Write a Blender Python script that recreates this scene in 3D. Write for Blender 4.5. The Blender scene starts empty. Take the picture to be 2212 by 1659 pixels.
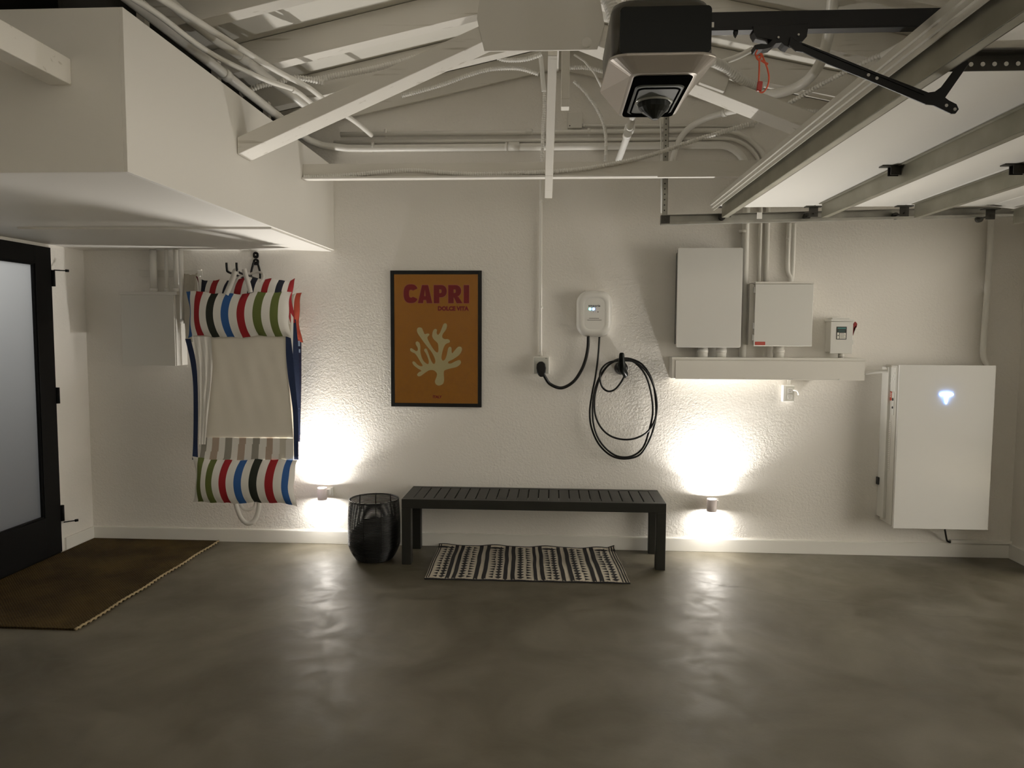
import bpy, bmesh, math, random
from mathutils import Vector, Matrix
random.seed(7)
S = bpy.context.scene
C = S.collection
PI = math.pi

# ------------------------------------------------------------------ camera
F_PX, YAW, PITCH, ROLL, CAM_D, CAM_H = 1570.36, 0.056364, 0.070019, -0.004632, 5.1493, 1.54307
def _axes():
    f = Vector((-math.sin(YAW), math.cos(YAW), 0)); r = Vector((math.cos(YAW), math.sin(YAW), 0)); u = Vector((0, 0, 1))
    f, u = f*math.cos(PITCH) - u*math.sin(PITCH), u*math.cos(PITCH) + f*math.sin(PITCH)
    r, u = r*math.cos(ROLL) - u*math.sin(ROLL), u*math.cos(ROLL) + r*math.sin(ROLL)
    return r, u, f
RX, UX, FX = _axes()
CAM = Vector((0, -CAM_D, CAM_H))
cd = bpy.data.cameras.new('camera'); co = bpy.data.objects.new('camera', cd); C.objects.link(co)
cd.sensor_width = 36; cd.lens = F_PX/2212*36; cd.clip_start = 0.02
m = Matrix.Identity(4)
for i in range(3):
    m[i][0] = RX[i]; m[i][1] = UX[i]; m[i][2] = -FX[i]; m[i][3] = CAM[i]
co.matrix_world = m
S.camera = co
def _ray(x, y): return RX*((x-1106)/F_PX) - UX*((y-829.5)/F_PX) + FX
def WY(x, y, Y):
    d = _ray(x, y); return CAM + d*((Y-CAM.y)/d.y)
def WX(x, y, X):
    d = _ray(x, y); return CAM + d*((X-CAM.x)/d.x)
def WZ(x, y, Z):
    d = _ray(x, y); return CAM + d*((Z-CAM.z)/d.z)

# ------------------------------------------------------------------ world, exposure, added outside lamps
w = bpy.data.worlds.new('night'); S.world = w; w.use_nodes = True
w.node_tree.nodes['Background'].inputs[0].default_value = (0.7, 0.72, 0.75, 1)
w.node_tree.nodes['Background'].inputs[1].default_value = 0.008
S.view_settings.view_transform = 'Standard'; S.view_settings.look = 'None'
S.view_settings.exposure = 0.0; S.view_settings.gamma = 1
S.view_settings.use_curve_mapping = False
S.cycles.use_denoising = True
S.cycles.max_bounces = 10; S.cycles.diffuse_bounces = 7; S.cycles.transparent_max_bounces = 12
S.cycles.sample_clamp_indirect = 4.0
S.cycles.caustics_reflective = False; S.cycles.caustics_refractive = False
UP_W, UP_SPOT, DOWN_W, BACK_FILL_W, DOOR_FILL_W, FLOOD_FILL_W = 4.2, 19.0, 3.0, 30.0, 17.0, 760.0
WARM = (1.0, 0.955, 0.89)
def area(name, loc, direction, size, power, color, sy=None, shape='DISK', spread=PI):
    l = bpy.data.lights.new(name, 'AREA'); l.energy = power; l.color = color; l.shape = shape; l.size = size
    if sy: l.size_y = sy
    l.spread = spread
    o = bpy.data.objects.new(name, l); C.objects.link(o); o.location = loc
    o.rotation_euler = Vector(direction).to_track_quat('-Z', 'Y').to_euler()
    return o
area('door_fill_light', (-4.6, -1.2, 2.5), (1.1, 0.2, -0.75), 0.5, DOOR_FILL_W, (1.0, 0.975, 0.94))  # light added outside the frosted door to brighten its glass, no fixture

area('flood_fill_light', (3.48, -2.9, 2.62), (1, 0.1, -0.45), 0.14, FLOOD_FILL_W, (1.0, 0.955, 0.89), spread=math.radians(115))  # added flood light facing out; the outside wall bounces it back in

# ------------------------------------------------------------------ helpers
def link(o, parent=None):
    C.objects.link(o)
    if parent:
        o.parent = parent
        o.matrix_parent_inverse = parent.matrix_world.inverted()
    return o
def tag(o, label, cat, group=None, kind=None):
    o['label'] = label
    o['category'] = cat
    if group: o['group'] = group
    if kind: o['kind'] = kind
    return o
def thing(name, label, cat, loc=(0, 0, 0), group=None):
    o = bpy.data.objects.new(name, None); o.location = loc; o.empty_display_size = 0.05
    o.matrix_world = Matrix.Translation(Vector(loc))
    C.objects.link(o)
    return tag(o, label, cat, group)
def mesh_obj(name, me, mats, parent=None, label=None):
    for mt in (mats if isinstance(mats, (list, tuple)) else [mats]): me.materials.append(mt)
    o = bpy.data.objects.new(name, me); link(o, parent)
    if label: o['label'] = label
    return o
class MB:
    def __init__(s): s.v = []; s.f = []; s.m = []; s.s = []
    def _add(s, vs, fs, mi=0, sm=False):
        b = len(s.v); s.v += [Vector(v) for v in vs]
        for f in fs: s.f.append([b+i for i in f]); s.m.append(mi); s.s.append(sm)
        return s
    def box(s, c, d, R=None, mi=0):
        vs = [Vector((x*d[0]/2, y*d[1]/2, z*d[2]/2)) for x in (-1, 1) for y in (-1, 1) for z in (-1, 1)]
        if R is not None: vs = [R @ v for v in vs]
        c = Vector(c)
        return s._add([c+v for v in vs], [(0,1,3,2), (4,6,7,5), (0,4,5,1), (2,3,7,6), (0,2,6,4), (1,5,7,3)], mi)
    def bx(s, x0, x1, y0, y1, z0, z1, mi=0):
        return s.box(((x0+x1)/2, (y0+y1)/2, (z0+z1)/2), (abs(x1-x0), abs(y1-y0), abs(z1-z0)), None, mi)
    def beam(s, p0, p1, w, h, up=(0, 0, 1), mi=0):
        p0 = Vector(p0); p1 = Vector(p1); d = (p1-p0); L = d.length; d.normalize()
        side = d.cross(Vector(up)).normalized(); u = side.cross(d)
        R = Matrix((d, side, u)).transposed()
        return s.box((p0+p1)/2, (L, w, h), R, mi)
    def tube(s, pts, r, n=12, mi=0, closed=False, sm=True):
        pts = [Vector(p) for p in pts]; N = len(pts)
        t0 = (pts[1]-pts[0]).normalized()
        a = Vector((0, 0, 1)) if abs(t0.z) < 0.9 else Vector((1, 0, 0))
        u = t0.cross(a).normalized(); vs = []
        for i, p in enumerate(pts):
            if closed: t = (pts[(i+1) % N]-pts[i-1]).normalized()
            else: t = (pts[min(i+1, N-1)]-pts[max(i-1, 0)]).normalized()
            u = (u - t*u.dot(t)).normalized(); w_ = t.cross(u)
            rr = r(i) if callable(r) else (r[i] if isinstance(r, list) else r)
            for k in range(n):
                q = 2*PI*k/n; vs.append(p + u*(math.cos(q)*rr) + w_*(math.sin(q)*rr))
        fs = []
        for i in range(N if closed else N-1):
            j = (i+1) % N
            for k in range(n):
                l = (k+1) % n; fs.append((i*n+k, i*n+l, j*n+l, j*n+k))
        s._add(vs, fs, mi, sm)
        if not closed:
            b = len(s.v)-len(vs)
            s.f.append([b+k for k in range(n)]); s.m.append(mi); s.s.append(False)
            s.f.append([b+(N-1)*n+k for k in range(n)]); s.m.append(mi); s.s.append(False)
        return s
    def lathe(s, prof, o, ax=(0, 0, 1), n=24, mi=0, sm=True):
        ax = Vector(ax).normalized(); o = Vector(o)
        a = Vector((1, 0, 0)) if abs(ax.x) < 0.9 else Vector((0, 1, 0))
        u = ax.cross(a).normalized(); w_ = ax.cross(u); vs = []; fs = []
        for r, z in prof:
            for k in range(n):
                q = 2*PI*k/n; vs.append(o + ax*z + (u*math.cos(q)+w_*math.sin(q))*max(r, 1e-5))
        for i in range(len(prof)-1):
            for k in range(n):
                l = (k+1) % n; fs.append((i*n+k, i*n+l, (i+1)*n+l, (i+1)*n+k))
        return s._add(vs, fs, mi, sm)
    def cyl(s, p0, p1, r, n=20, mi=0):
        return s.tube([p0, p1], r, n, mi)
    def prism(s, outl, o, u, v, d, mi=0):
        o = Vector(o); u = Vector(u); v = Vector(v); d = Vector(d); n = len(outl)
        vs = [o+u*a+v*b for a, b in outl] + [o+u*a+v*b+d for a, b in outl]
        fs = [tuple(range(n)), tuple(range(2*n-1, n-1, -1))] + [(i, (i+1) % n, (i+1) % n+n, i+n) for i in range(n)]
        return s._add(vs, fs, mi)
    def loft(s, rings, mi=0, sm=False, caps=True):
        n = len(rings[0]); vs = [p for r in rings for p in r]; fs = []
        for i in range(len(rings)-1):
            for k in range(n): fs.append((i*n+k, i*n+(k+1) % n, (i+1)*n+(k+1) % n, (i+1)*n+k))
        s._add(vs, fs, mi, sm)
        if caps:
            b = len(s.v)-len(vs)
            s.f.append([b+k for k in range(n)]); s.m.append(mi); s.s.append(False)
            s.f.append([b+(len(rings)-1)*n+k for k in range(n)]); s.m.append(mi); s.s.append(False)
        return s
    def grid(s, fn, nu, nv, mf=None, sm=True, mi=0):
        vs = [fn(i/nu, j/nv) for i in range(nu+1) for j in range(nv+1)]
        b = len(s.v); s.v += [Vector(v) for v in vs]
        for i in range(nu):
            for j in range(nv):
                a = b+i*(nv+1)+j
                s.f.append([a, a+nv+1, a+nv+2, a+1]); s.m.append(mf((i+.5)/nu, (j+.5)/nv) if mf else mi); s.s.append(sm)
        return s
    def build(s, name, mats, parent=None, label=None, bevel=0, seg=2, merge=False):
        me = bpy.data.meshes.new(name); me.from_pydata([v[:] for v in s.v], [], s.f)
        for p, mi, sm in zip(me.polygons, s.m, s.s): p.material_index = mi; p.use_smooth = sm
        b = bmesh.new(); b.from_mesh(me)
        if merge: bmesh.ops.remove_doubles(b, verts=b.verts, dist=1e-4)
        bmesh.ops.recalc_face_normals(b, faces=b.faces); b.to_mesh(me); b.free()
        o = mesh_obj(name, me, mats, parent, label)
        if bevel:
            md = o.modifiers.new('bevel', 'BEVEL'); md.width = bevel; md.segments = seg; md.limit_method = 'ANGLE'; md.angle_limit = 0.7
        return o
def rrect(x0, x1, y0, y1, r, n=6):
    o = []
    for cx, cy, a in ((x1-r, y1-r, 0), (x0+r, y1-r, 90), (x0+r, y0+r, 180), (x1-r, y0+r, 270)):
        for k in range(n+1):
            q = math.radians(a+90*k/n); o.append((cx+r*math.cos(q), cy+r*math.sin(q)))
    return o
def spline(P, per=12, closed=False):
    P = [Vector(p) for p in P]; N = len(P); out = []
    rng = range(N if closed else N-1)
    for i in rng:
        if closed: a, b, c, d = P[i-1], P[i], P[(i+1) % N], P[(i+2) % N]
        else: a, b, c, d = P[max(i-1, 0)], P[i], P[i+1], P[min(i+2, N-1)]
        for k in range(per):
            t = k/per
            out.append(0.5*((2*b)+(c-a)*t+(2*a-5*b+4*c-d)*t*t+(3*b-a-3*c+d)*t**3))
    if not closed: out.append(P[-1])
    return out
def resample(pts, step):
    out = [pts[0]]; need = step
    for a, b in zip(pts, pts[1:]):
        L = (b-a).length; pos = 0
        while L-pos >= need:
            pos += need; out.append(a.lerp(b, pos/L)); need = step
        need -= (L-pos)
    out.append(pts[-1]); return out
def flex_mb(P, r, pitch=0.011, mb=None):
    pts = resample(spline(P, 24), pitch/4); mb = mb or MB()
    return mb.tube(pts, lambda i: r*(1+0.17*math.sin(i*PI/2+0.4)), 10)
def ylist(px, Ys):
    if not isinstance(Ys, (list, tuple)): Ys = [Ys]*len(px)
    return [WY(x, y, Y) for (x, y), Y in zip(px, Ys)]
_txt = {}
def text_geo(sx, off=0.0):
    k = (sx, off)
    if k in _txt: return _txt[k]
    cu = bpy.data.curves.new('t', 'FONT'); cu.body = sx; cu.size = 1; cu.offset = off; cu.resolution_u = 3
    o = bpy.data.objects.new('t', cu); C.objects.link(o)
    bpy.context.view_layer.update()
    me = bpy.data.meshes.new_from_object(o.evaluated_get(bpy.context.evaluated_depsgraph_get()))
    vs = [v.co.copy() for v in me.vertices]; fs = [tuple(p.vertices) for p in me.polygons]
    bpy.data.objects.remove(o); bpy.data.meshes.remove(me); bpy.data.curves.remove(cu)
    x0 = min(v.x for v in vs); x1 = max(v.x for v in vs); y0 = min(v.y for v in vs); y1 = max(v.y for v in vs)
    _txt[k] = ([((v.x-x0)/(x1-x0), (v.y-y0)/(y1-y0)) for v in vs], fs); return _txt[k]
def add_text(mb, sx, o, u, v, off=0.0, mi=0):
    """lettering filling the box from o spanned by u (width) and v (height)"""
    vs, fs = text_geo(sx, off); o = Vector(o); u = Vector(u); v = Vector(v)
    return mb._add([o+u*a+v*b for a, b in vs], fs, mi)

# ------------------------------------------------------------------ materials
def mat(name, col, rough=0.5, metal=0.0, noise=None, bump=None, spec=0.5, emit=None, coat=0.0, alpha=None):
    mt = bpy.data.materials.new(name); mt.use_nodes = True; nt = mt.node_tree; b = nt.nodes['Principled BSDF']
    b.inputs['Base Color'].default_value = (*col, 1); b.inputs['Roughness'].default_value = rough
    b.inputs['Metallic'].default_value = metal; b.inputs['Specular IOR Level'].default_value = spec
    if coat: b.inputs['Coat Weight'].default_value = coat; b.inputs['Coat Roughness'].default_value = 0.03
    tc = nt.nodes.new('ShaderNodeTexCoord')
    if noise:
        sc, c2, *rest = noise
        n = nt.nodes.new('ShaderNodeTexNoise'); n.inputs['Scale'].default_value = sc; n.inputs['Detail'].default_value = 5
        nt.links.new(tc.outputs['Object'], n.inputs['Vector'])
        r = nt.nodes.new('ShaderNodeValToRGB'); r.color_ramp.elements[0].position = 0.35; r.color_ramp.elements[1].position = 0.65
        r.color_ramp.elements[0].color = (*col, 1); r.color_ramp.elements[1].color = (*c2, 1)
        nt.links.new(n.outputs['Fac'], r.inputs['Fac']); nt.links.new(r.outputs['Color'], b.inputs['Base Color'])
    if bump:
        sc, st, dist = bump
        n = nt.nodes.new('ShaderNodeTexNoise'); n.inputs['Scale'].default_value = sc; n.inputs['Detail'].default_value = 4
        nt.links.new(tc.outputs['Object'], n.inputs['Vector'])
        bp = nt.nodes.new('ShaderNodeBump'); bp.inputs['Strength'].default_value = st; bp.inputs['Distance'].default_value = dist
        nt.links.new(n.outputs['Fac'], bp.inputs['Height']); nt.links.new(bp.outputs['Normal'], b.inputs['Normal'])
    if emit:
        b.inputs['Emission Color'].default_value = (*emit[0], 1); b.inputs['Emission Strength'].default_value = emit[1]
    return mt
def wall_mat():
    mt = bpy.data.materials.new('white_textured_plaster'); mt.use_nodes = True; nt = mt.node_tree; L = nt.links
    b = nt.nodes['Principled BSDF']; b.inputs['Base Color'].default_value = (0.77, 0.745, 0.70, 1); b.inputs['Roughness'].default_value = 0.62
    b.inputs['Specular IOR Level'].default_value = 0.35
    tc = nt.nodes.new('ShaderNodeTexCoord')
    n1 = nt.nodes.new('ShaderNodeTexNoise'); n1.inputs['Scale'].default_value = 62; n1.inputs['Detail'].default_value = 3; n1.inputs['Distortion'].default_value = 0.6
    n2 = nt.nodes.new('ShaderNodeTexNoise'); n2.inputs['Scale'].default_value = 9; n2.inputs['Detail'].default_value = 3
    n3 = nt.nodes.new('ShaderNodeTexNoise'); n3.inputs['Scale'].default_value = 1.1
    for n in (n1, n2, n3): L.new(tc.outputs['Object'], n.inputs['Vector'])
    r = nt.nodes.new('ShaderNodeValToRGB'); r.color_ramp.elements[0].position = 0.38; r.color_ramp.elements[1].position = 0.62
    r.color_ramp.elements[0].color = (0.35, 0.35, 0.35, 1)
    L.new(n3.outputs['Fac'], r.inputs['Fac'])
    ad = nt.nodes.new('ShaderNodeMath'); ad.operation = 'MULTIPLY'; L.new(n1.outputs['Fac'], ad.inputs[0]); L.new(r.outputs['Color'], ad.inputs[1])
    a2 = nt.nodes.new('ShaderNodeMath'); a2.operation = 'MULTIPLY_ADD'; a2.inputs[1].default_value = 0.45
    L.new(n2.outputs['Fac'], a2.inputs[0]); L.new(ad.outputs[0], a2.inputs[2])
    bp = nt.nodes.new('ShaderNodeBump'); bp.inputs['Strength'].default_value = 0.75; bp.inputs['Distance'].default_value = 0.005
    L.new(a2.outputs[0], bp.inputs['Height']); L.new(bp.outputs['Normal'], b.inputs['Normal'])
    return mt
def floor_mat():
    mt = bpy.data.materials.new('polished_concrete'); mt.use_nodes = True; nt = mt.node_tree; L = nt.links
    b = nt.nodes['Principled BSDF']
    tc = nt.nodes.new('ShaderNodeTexCoord')
    def noise(sc, det, dist=0):
        n = nt.nodes.new('ShaderNodeTexNoise'); n.inputs['Scale'].default_value = sc; n.inputs['Detail'].default_value = det
        n.inputs['Distortion'].default_value = dist; L.new(tc.outputs['Object'], n.inputs['Vector']); return n
    a = noise(1.6, 6, 0.8); c = noise(7, 8, 0.5); d = noise(60, 4)
    mx = nt.nodes.new('ShaderNodeMath'); mx.operation = 'MULTIPLY_ADD'; mx.inputs[1].default_value = 0.35
    L.new(c.outputs['Fac'], mx.inputs[0]); L.new(a.outputs['Fac'], mx.inputs[2])
    r = nt.nodes.new('ShaderNodeValToRGB'); e = r.color_ramp.elements
    e[0].position = 0.55; e[0].color = (0.072, 0.062, 0.039, 1); e[1].position = 0.84; e[1].color = (0.135, 0.121, 0.09, 1)
    m_ = e.new(0.68); m_.color = (0.096, 0.084, 0.058, 1)
    L.new(mx.outputs[0], r.inputs['Fac']); L.new(r.outputs['Color'], b.inputs['Base Color'])
    rr = nt.nodes.new('ShaderNodeMapRange'); rr.inputs['From Min'].default_value = 0.35; rr.inputs['From Max'].default_value = 0.65
    rr.inputs['To Min'].default_value = 0.40; rr.inputs['To Max'].default_value = 0.56
    L.new(c.outputs['Fac'], rr.inputs['Value']); L.new(rr.outputs[0], b.inputs['Roughness'])
    b.inputs['Specular IOR Level'].default_value = 0.6
    ma = nt.nodes.new('ShaderNodeMath'); ma.operation = 'MULTIPLY_ADD'; ma.inputs[1].default_value = 0.25
    L.new(d.outputs['Fac'], ma.inputs[0]); L.new(c.outputs['Fac'], ma.inputs[2])
    bp = nt.nodes.new('ShaderNodeBump'); bp.inputs['Strength'].default_value = 0.12; bp.inputs['Distance'].default_value = 0.01
    L.new(ma.outputs[0], bp.inputs['Height']); L.new(bp.outputs['Normal'], b.inputs['Normal'])
    return mt
def wood_mat(name, col, knots=True):
    mt = bpy.data.materials.new(name); mt.use_nodes = True; nt = mt.node_tree; L = nt.links
    b = nt.nodes['Principled BSDF']; b.inputs['Roughness'].default_value = 0.6
    tc = nt.nodes.new('ShaderNodeTexCoord'); mp = nt.nodes.new('ShaderNodeMapping'); mp.inputs['Scale'].default_value = (0.5, 6, 9)
    L.new(tc.outputs['Object'], mp.inputs['Vector'])
    n = nt.nodes.new('ShaderNodeTexNoise'); n.inputs['Scale'].default_value = 5; n.inputs['Detail'].default_value = 5
    L.new(mp.outputs[0], n.inputs['Vector'])
    r = nt.nodes.new('ShaderNodeValToRGB'); r.color_ramp.elements[0].position = 0.27; r.color_ramp.elements[1].position = 0.36
    r.color_ramp.elements[0].color = (col[0]*.72, col[1]*.70, col[2]*.66, 1); r.color_ramp.elements[1].color = (*col, 1)
    L.new(n.outputs['Fac'], r.inputs['Fac']); L.new(r.outputs['Color'], b.inputs['Base Color'])
    bp = nt.nodes.new('ShaderNodeBump'); bp.inputs['Strength'].default_value = 0.25; bp.inputs['Distance'].default_value = 0.004
    L.new(n.outputs['Fac'], bp.inputs['Height']); L.new(bp.outputs['Normal'], b.inputs['Normal'])
    return mt
def weave_mat(name, col, c2, scale, strength):
    mt = bpy.data.materials.new(name); mt.use_nodes = True; nt = mt.node_tree; L = nt.links
    b = nt.nodes['Principled BSDF']; b.inputs['Roughness'].default_value = 0.9; b.inputs['Specular IOR Level'].default_value = 0.2
    tc = nt.nodes.new('ShaderNodeTexCoord'); mp = nt.nodes.new('ShaderNodeMapping'); mp.inputs['Rotation'].default_value = (0, 0, 0.78)
    L.new(tc.outputs['Object'], mp.inputs['Vector'])
    w1 = nt.nodes.new('ShaderNodeTexWave'); w1.inputs['Scale'].default_value = scale; w1.inputs['Distortion'].default_value = 2.5; w1.inputs['Detail Scale'].default_value = 3
    w2 = nt.nodes.new('ShaderNodeTexWave'); w2.bands_direction = 'Y'; w2.inputs['Scale'].default_value = scale; w2.inputs['Distortion'].default_value = 2.5
    n = nt.nodes.new('ShaderNodeTexNoise'); n.inputs['Scale'].default_value = 4; n.inputs['Detail'].default_value = 5
    L.new(mp.outputs[0], w1.inputs['Vector']); L.new(mp.outputs[0], w2.inputs['Vector']); L.new(tc.outputs['Object'], n.inputs['Vector'])
    mu = nt.nodes.new('ShaderNodeMath'); mu.operation = 'MULTIPLY'; L.new(w1.outputs['Fac'], mu.inputs[0]); L.new(w2.outputs['Fac'], mu.inputs[1])
    m2 = nt.nodes.new('ShaderNodeMath'); m2.operation = 'MULTIPLY_ADD'; m2.inputs[1].default_value = 0.5; L.new(mu.outputs[0], m2.inputs[0]); L.new(n.outputs['Fac'], m2.inputs[2])
    r = nt.nodes.new('ShaderNodeValToRGB'); r.color_ramp.elements[0].position = 0.4; r.color_ramp.elements[1].position = 0.9
    r.color_ramp.elements[0].color = (*col, 1); r.color_ramp.elements[1].color = (*c2, 1)
    L.new(m2.outputs[0], r.inputs['Fac']); L.new(r.outputs['Color'], b.inputs['Base Color'])
    bp = nt.nodes.new('ShaderNodeBump'); bp.inputs['Strength'].default_value = strength; bp.inputs['Distance'].default_value = 0.006
    L.new(mu.outputs[0], bp.inputs['Height']); L.new(bp.outputs['Normal'], b.inputs['Normal'])
    return mt
def clear_mat(name, refl=0.08, rough=0.02, tint=(1, 1, 1)):
    mt = bpy.data.materials.new(name); mt.use_nodes = True; nt = mt.node_tree; L = nt.links; nt.nodes.clear()
    out = nt.nodes.new('ShaderNodeOutputMaterial'); mx = nt.nodes.new('ShaderNodeMixShader')
    tr = nt.nodes.new('ShaderNodeBsdfTransparent'); tr.inputs[0].default_value = (*tint, 1)
    gl = nt.nodes.new('ShaderNodeBsdfGlossy'); gl.inputs['Roughness'].default_value = rough
    fr = nt.nodes.new('ShaderNodeFresnel'); fr.inputs['IOR'].default_value = 1.22
    L.new(fr.outputs[0], mx.inputs[0]); L.new(tr.outputs[0], mx.inputs[1]); L.new(gl.outputs[0], mx.inputs[2]); L.new(mx.outputs[0], out.inputs[0])
    return mt
def frosted_mat():
    mt = bpy.data.materials.new('frosted_glass'); mt.use_nodes = True; nt = mt.node_tree; L = nt.links; nt.nodes.clear()
    out = nt.nodes.new('ShaderNodeOutputMaterial'); mx = nt.nodes.new('ShaderNodeMixShader'); mx.inputs[0].default_value = 0.14
    tr = nt.nodes.new('ShaderNodeBsdfTranslucent'); tr.inputs[0].default_value = (0.82, 0.83, 0.83, 1)
    gl = nt.nodes.new('ShaderNodeBsdfGlossy'); gl.inputs['Roughness'].default_value = 0.35
    L.new(tr.outputs[0], mx.inputs[1]); L.new(gl.outputs[0], mx.inputs[2]); L.new(mx.outputs[0], out.inputs[0])
    return mt
WALL = wall_mat(); FLOOR = floor_mat()
SMOOTHW = mat('smooth_white_paint', (0.74, 0.72, 0.675), 0.5, bump=(90, 0.05, 0.002))
WOOD = wood_mat('painted_lumber', (0.72, 0.695, 0.64))
DECKM = mat('painted_roof_deck', (0.70, 0.68, 0.62), 0.6, bump=(14, 0.2, 0.01))
BASE = mat('baseboard_paint', (0.76, 0.745, 0.70), 0.35)
PIPE = mat('painted_conduit', (0.76, 0.745, 0.70), 0.35, bump=(30, 0.1, 0.002))
BOXP = mat('painted_steel_box', (0.71, 0.69, 0.64), 0.45, bump=(120, 0.05, 0.001))
GREYBOX = mat('light_grey_powder_coat', (0.66, 0.655, 0.62), 0.4, bump=(200, 0.04, 0.001))
BLACK = mat('black_powder_coat', (0.006, 0.006, 0.006), 0.45, spec=0.25)
BENCHM = mat('black_bench_paint', (0.014, 0.014, 0.011), 0.5, spec=0.3, bump=(250, 0.05, 0.001))
WIREM = mat('black_wire', (0.006, 0.006, 0.006), 0.35, spec=0.3)
RUBBER = mat('black_rubber', (0.005, 0.005, 0.005), 0.4, spec=0.3)
GALV = mat('galvanised_steel', (0.36, 0.35, 0.31), 0.42, 0.8, noise=(9, (0.28, 0.27, 0.24)))
STRUTM = mat('strut_steel', (0.30, 0.285, 0.23), 0.45, 0.7, noise=(6, (0.24, 0.23, 0.18)))
DOORW = mat('white_insulated_panel', (0.76, 0.745, 0.70), 0.38, bump=(2.2, 0.25, 0.02))
STEELD = mat('dark_steel', (0.05, 0.047, 0.04), 0.4, 0.6)
WGLASS = mat('white_glass', (0.74, 0.735, 0.71), 0.12, coat=1.0)
WPLAST = mat('white_plastic', (0.80, 0.79, 0.76), 0.3)
DARKGAP = mat('dark_gap', (0.02, 0.02, 0.018), 0.6)
SILVER = mat('champagne_silver', (0.50, 0.46, 0.42), 0.33, 0.55)
MATTEBLK = mat('matte_black_plastic', (0.004, 0.004, 0.004), 0.75, spec=0.0)
GLOSSBLK = mat('gloss_black', (0.004, 0.005, 0.004), 0.3, spec=0.12)
GREYLENS = mat('grey_lens', (0.075, 0.08, 0.068), 0.4, spec=0.2)
RED = mat('red_plastic', (0.38, 0.02, 0.012), 0.4); ORANGE = mat('red_orange_cord', (0.62, 0.10, 0.04), 0.6)
CREAM = mat('cream_canvas', (0.66, 0.62, 0.54), 0.85, bump=(30, 0.12, 0.002))
FW = mat('white_stripe', (0.72, 0.70, 0.655), 0.8); FR = mat('red_stripe', (0.27, 0.006, 0.01), 0.8)
FDG = mat('dark_green_stripe', (0.010, 0.014, 0.007), 0.8); FB = mat('blue_stripe', (0.018, 0.085, 0.27), 0.8)
FO = mat('olive_stripe', (0.10, 0.125, 0.025), 0.8); FN = mat('navy_stripe', (0.006, 0.009, 0.022), 0.8)
NAVY = mat('navy_webbing', (0.006, 0.018, 0.065), 0.75); FM = mat('maroon_edge', (0.10, 0.004, 0.010), 0.8)
FG = mat('muted_brown_stripe', (0.36, 0.28, 0.22), 0.85); FT = mat('muted_taupe_stripe', (0.25, 0.235, 0.20), 0.85)
BEIGE = mat('beige_canvas', (0.50, 0.47, 0.40), 0.85, bump=(28, 0.15, 0.003)); FOR = mat('orange_stripe', (0.36, 0.05, 0.022), 0.8)
WEBW = mat('white_webbing', (0.74, 0.72, 0.68), 0.8)
POSTER = mat('ochre_print', (0.60, 0.245, 0.018), 0.6, noise=(40, (0.56, 0.225, 0.018))); PRED = mat('dark_red_ink', (0.30, 0.004, 0.010), 0.6)
PPINK = mat('pink_ink_edge', (0.62, 0.22, 0.13), 0.6); CORALM = mat('pale_yellow_ink', (0.85, 0.75, 0.40), 0.6)
PANE = clear_mat('acrylic_glazing'); FROST = frosted_mat()
JUTE = weave_mat('jute_weave', (0.030, 0.018, 0.005), (0.095, 0.062, 0.018), 26, 0.9)
RUGW = weave_mat('cream_cotton', (0.50, 0.45, 0.36), (0.66, 0.60, 0.50), 40, 0.4); RUGB = mat('black_cotton', (0.010, 0.009, 0.010), 0.9)
LAMP = mat('lamp_diffuser', (1, 1, 1), 0.4, emit=((1.0, 0.95, 0.86), 40)); INK = mat('dark_ink', (0.03, 0.03, 0.03), 0.5)
TLOGO = mat('lit_logo', (0.9, 0.95, 1), 0.4, emit=((0.22, 0.42, 1.0), 14)); TLOGOW = mat('lit_logo_face', (0.9, 0.95, 1), 0.4, emit=((0.75, 0.88, 1.0), 6))
LEDC = mat('cyan_led', (0.3, 0.9, 0.9), 0.4, emit=((0.15, 0.95, 0.85), 9)); LEDB = mat('blue_led', (0.2, 0.4, 1), 0.4, emit=((0.12, 0.30, 1.0), 12))
GREENM = mat('teal_print', (0.05, 0.16, 0.15), 0.4); LABELW = mat('label_white', (0.7, 0.68, 0.62), 0.5); LABELG = mat('label_grey_print', (0.42, 0.41, 0.38), 0.5)  # GREENM: plain teal print on the switch label

# ------------------------------------------------------------------ room shell
XL, XR, YB = -3.413, 3.18, -7.2
RIDGE, SLOPE, DECK = 3.348, 0.215, 0.155
def struct(o): o['kind'] = 'structure'; return o
struct(MB().bx(XL-0.2, XR+3.5, YB-0.2, 0.2, -0.12, 0).build('floor', FLOOR))
gz = lambda x: RIDGE-SLOPE*abs(x)
g = [(XL-0.15, -0.12), (XR+0.15, -0.12), (XR+0.15, gz(XR)+DECK), (0, gz(0)+DECK), (XL-0.15, gz(XL)+DECK)]
struct(MB().prism(g, (0, 0, 0), (1, 0, 0), (0, 0, 1), (0, 0.15, 0)).build('wall_back', WALL))
struct(MB().prism(g, (0, YB, 0), (1, 0, 0), (0, 0, 1), (0, -0.15, 0)).build('wall_front', SMOOTHW))
DY0, DY1, DZ = -1.42, -0.362, 2.106     # door opening in the left wall
wl = MB(); wl.bx(XL-0.15, XL, YB, DY0, -0.12, 2.75).bx(XL-0.15, XL, DY1, 0, -0.12, 2.75).bx(XL-0.15, XL, DY0, DY1, DZ, 2.75)
struct(wl.build('wall_left', WALL))
wr = MB(); wr.bx(XR, XR+0.15, -0.42, 0, -0.12, 2.75).bx(XR, XR+0.15, YB, -5.4, -0.12, 2.75).bx(XR, XR+0.15, -5.4, -0.42, 2.2, 2.75)
struct(wr.build('wall_right', WALL))
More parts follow.
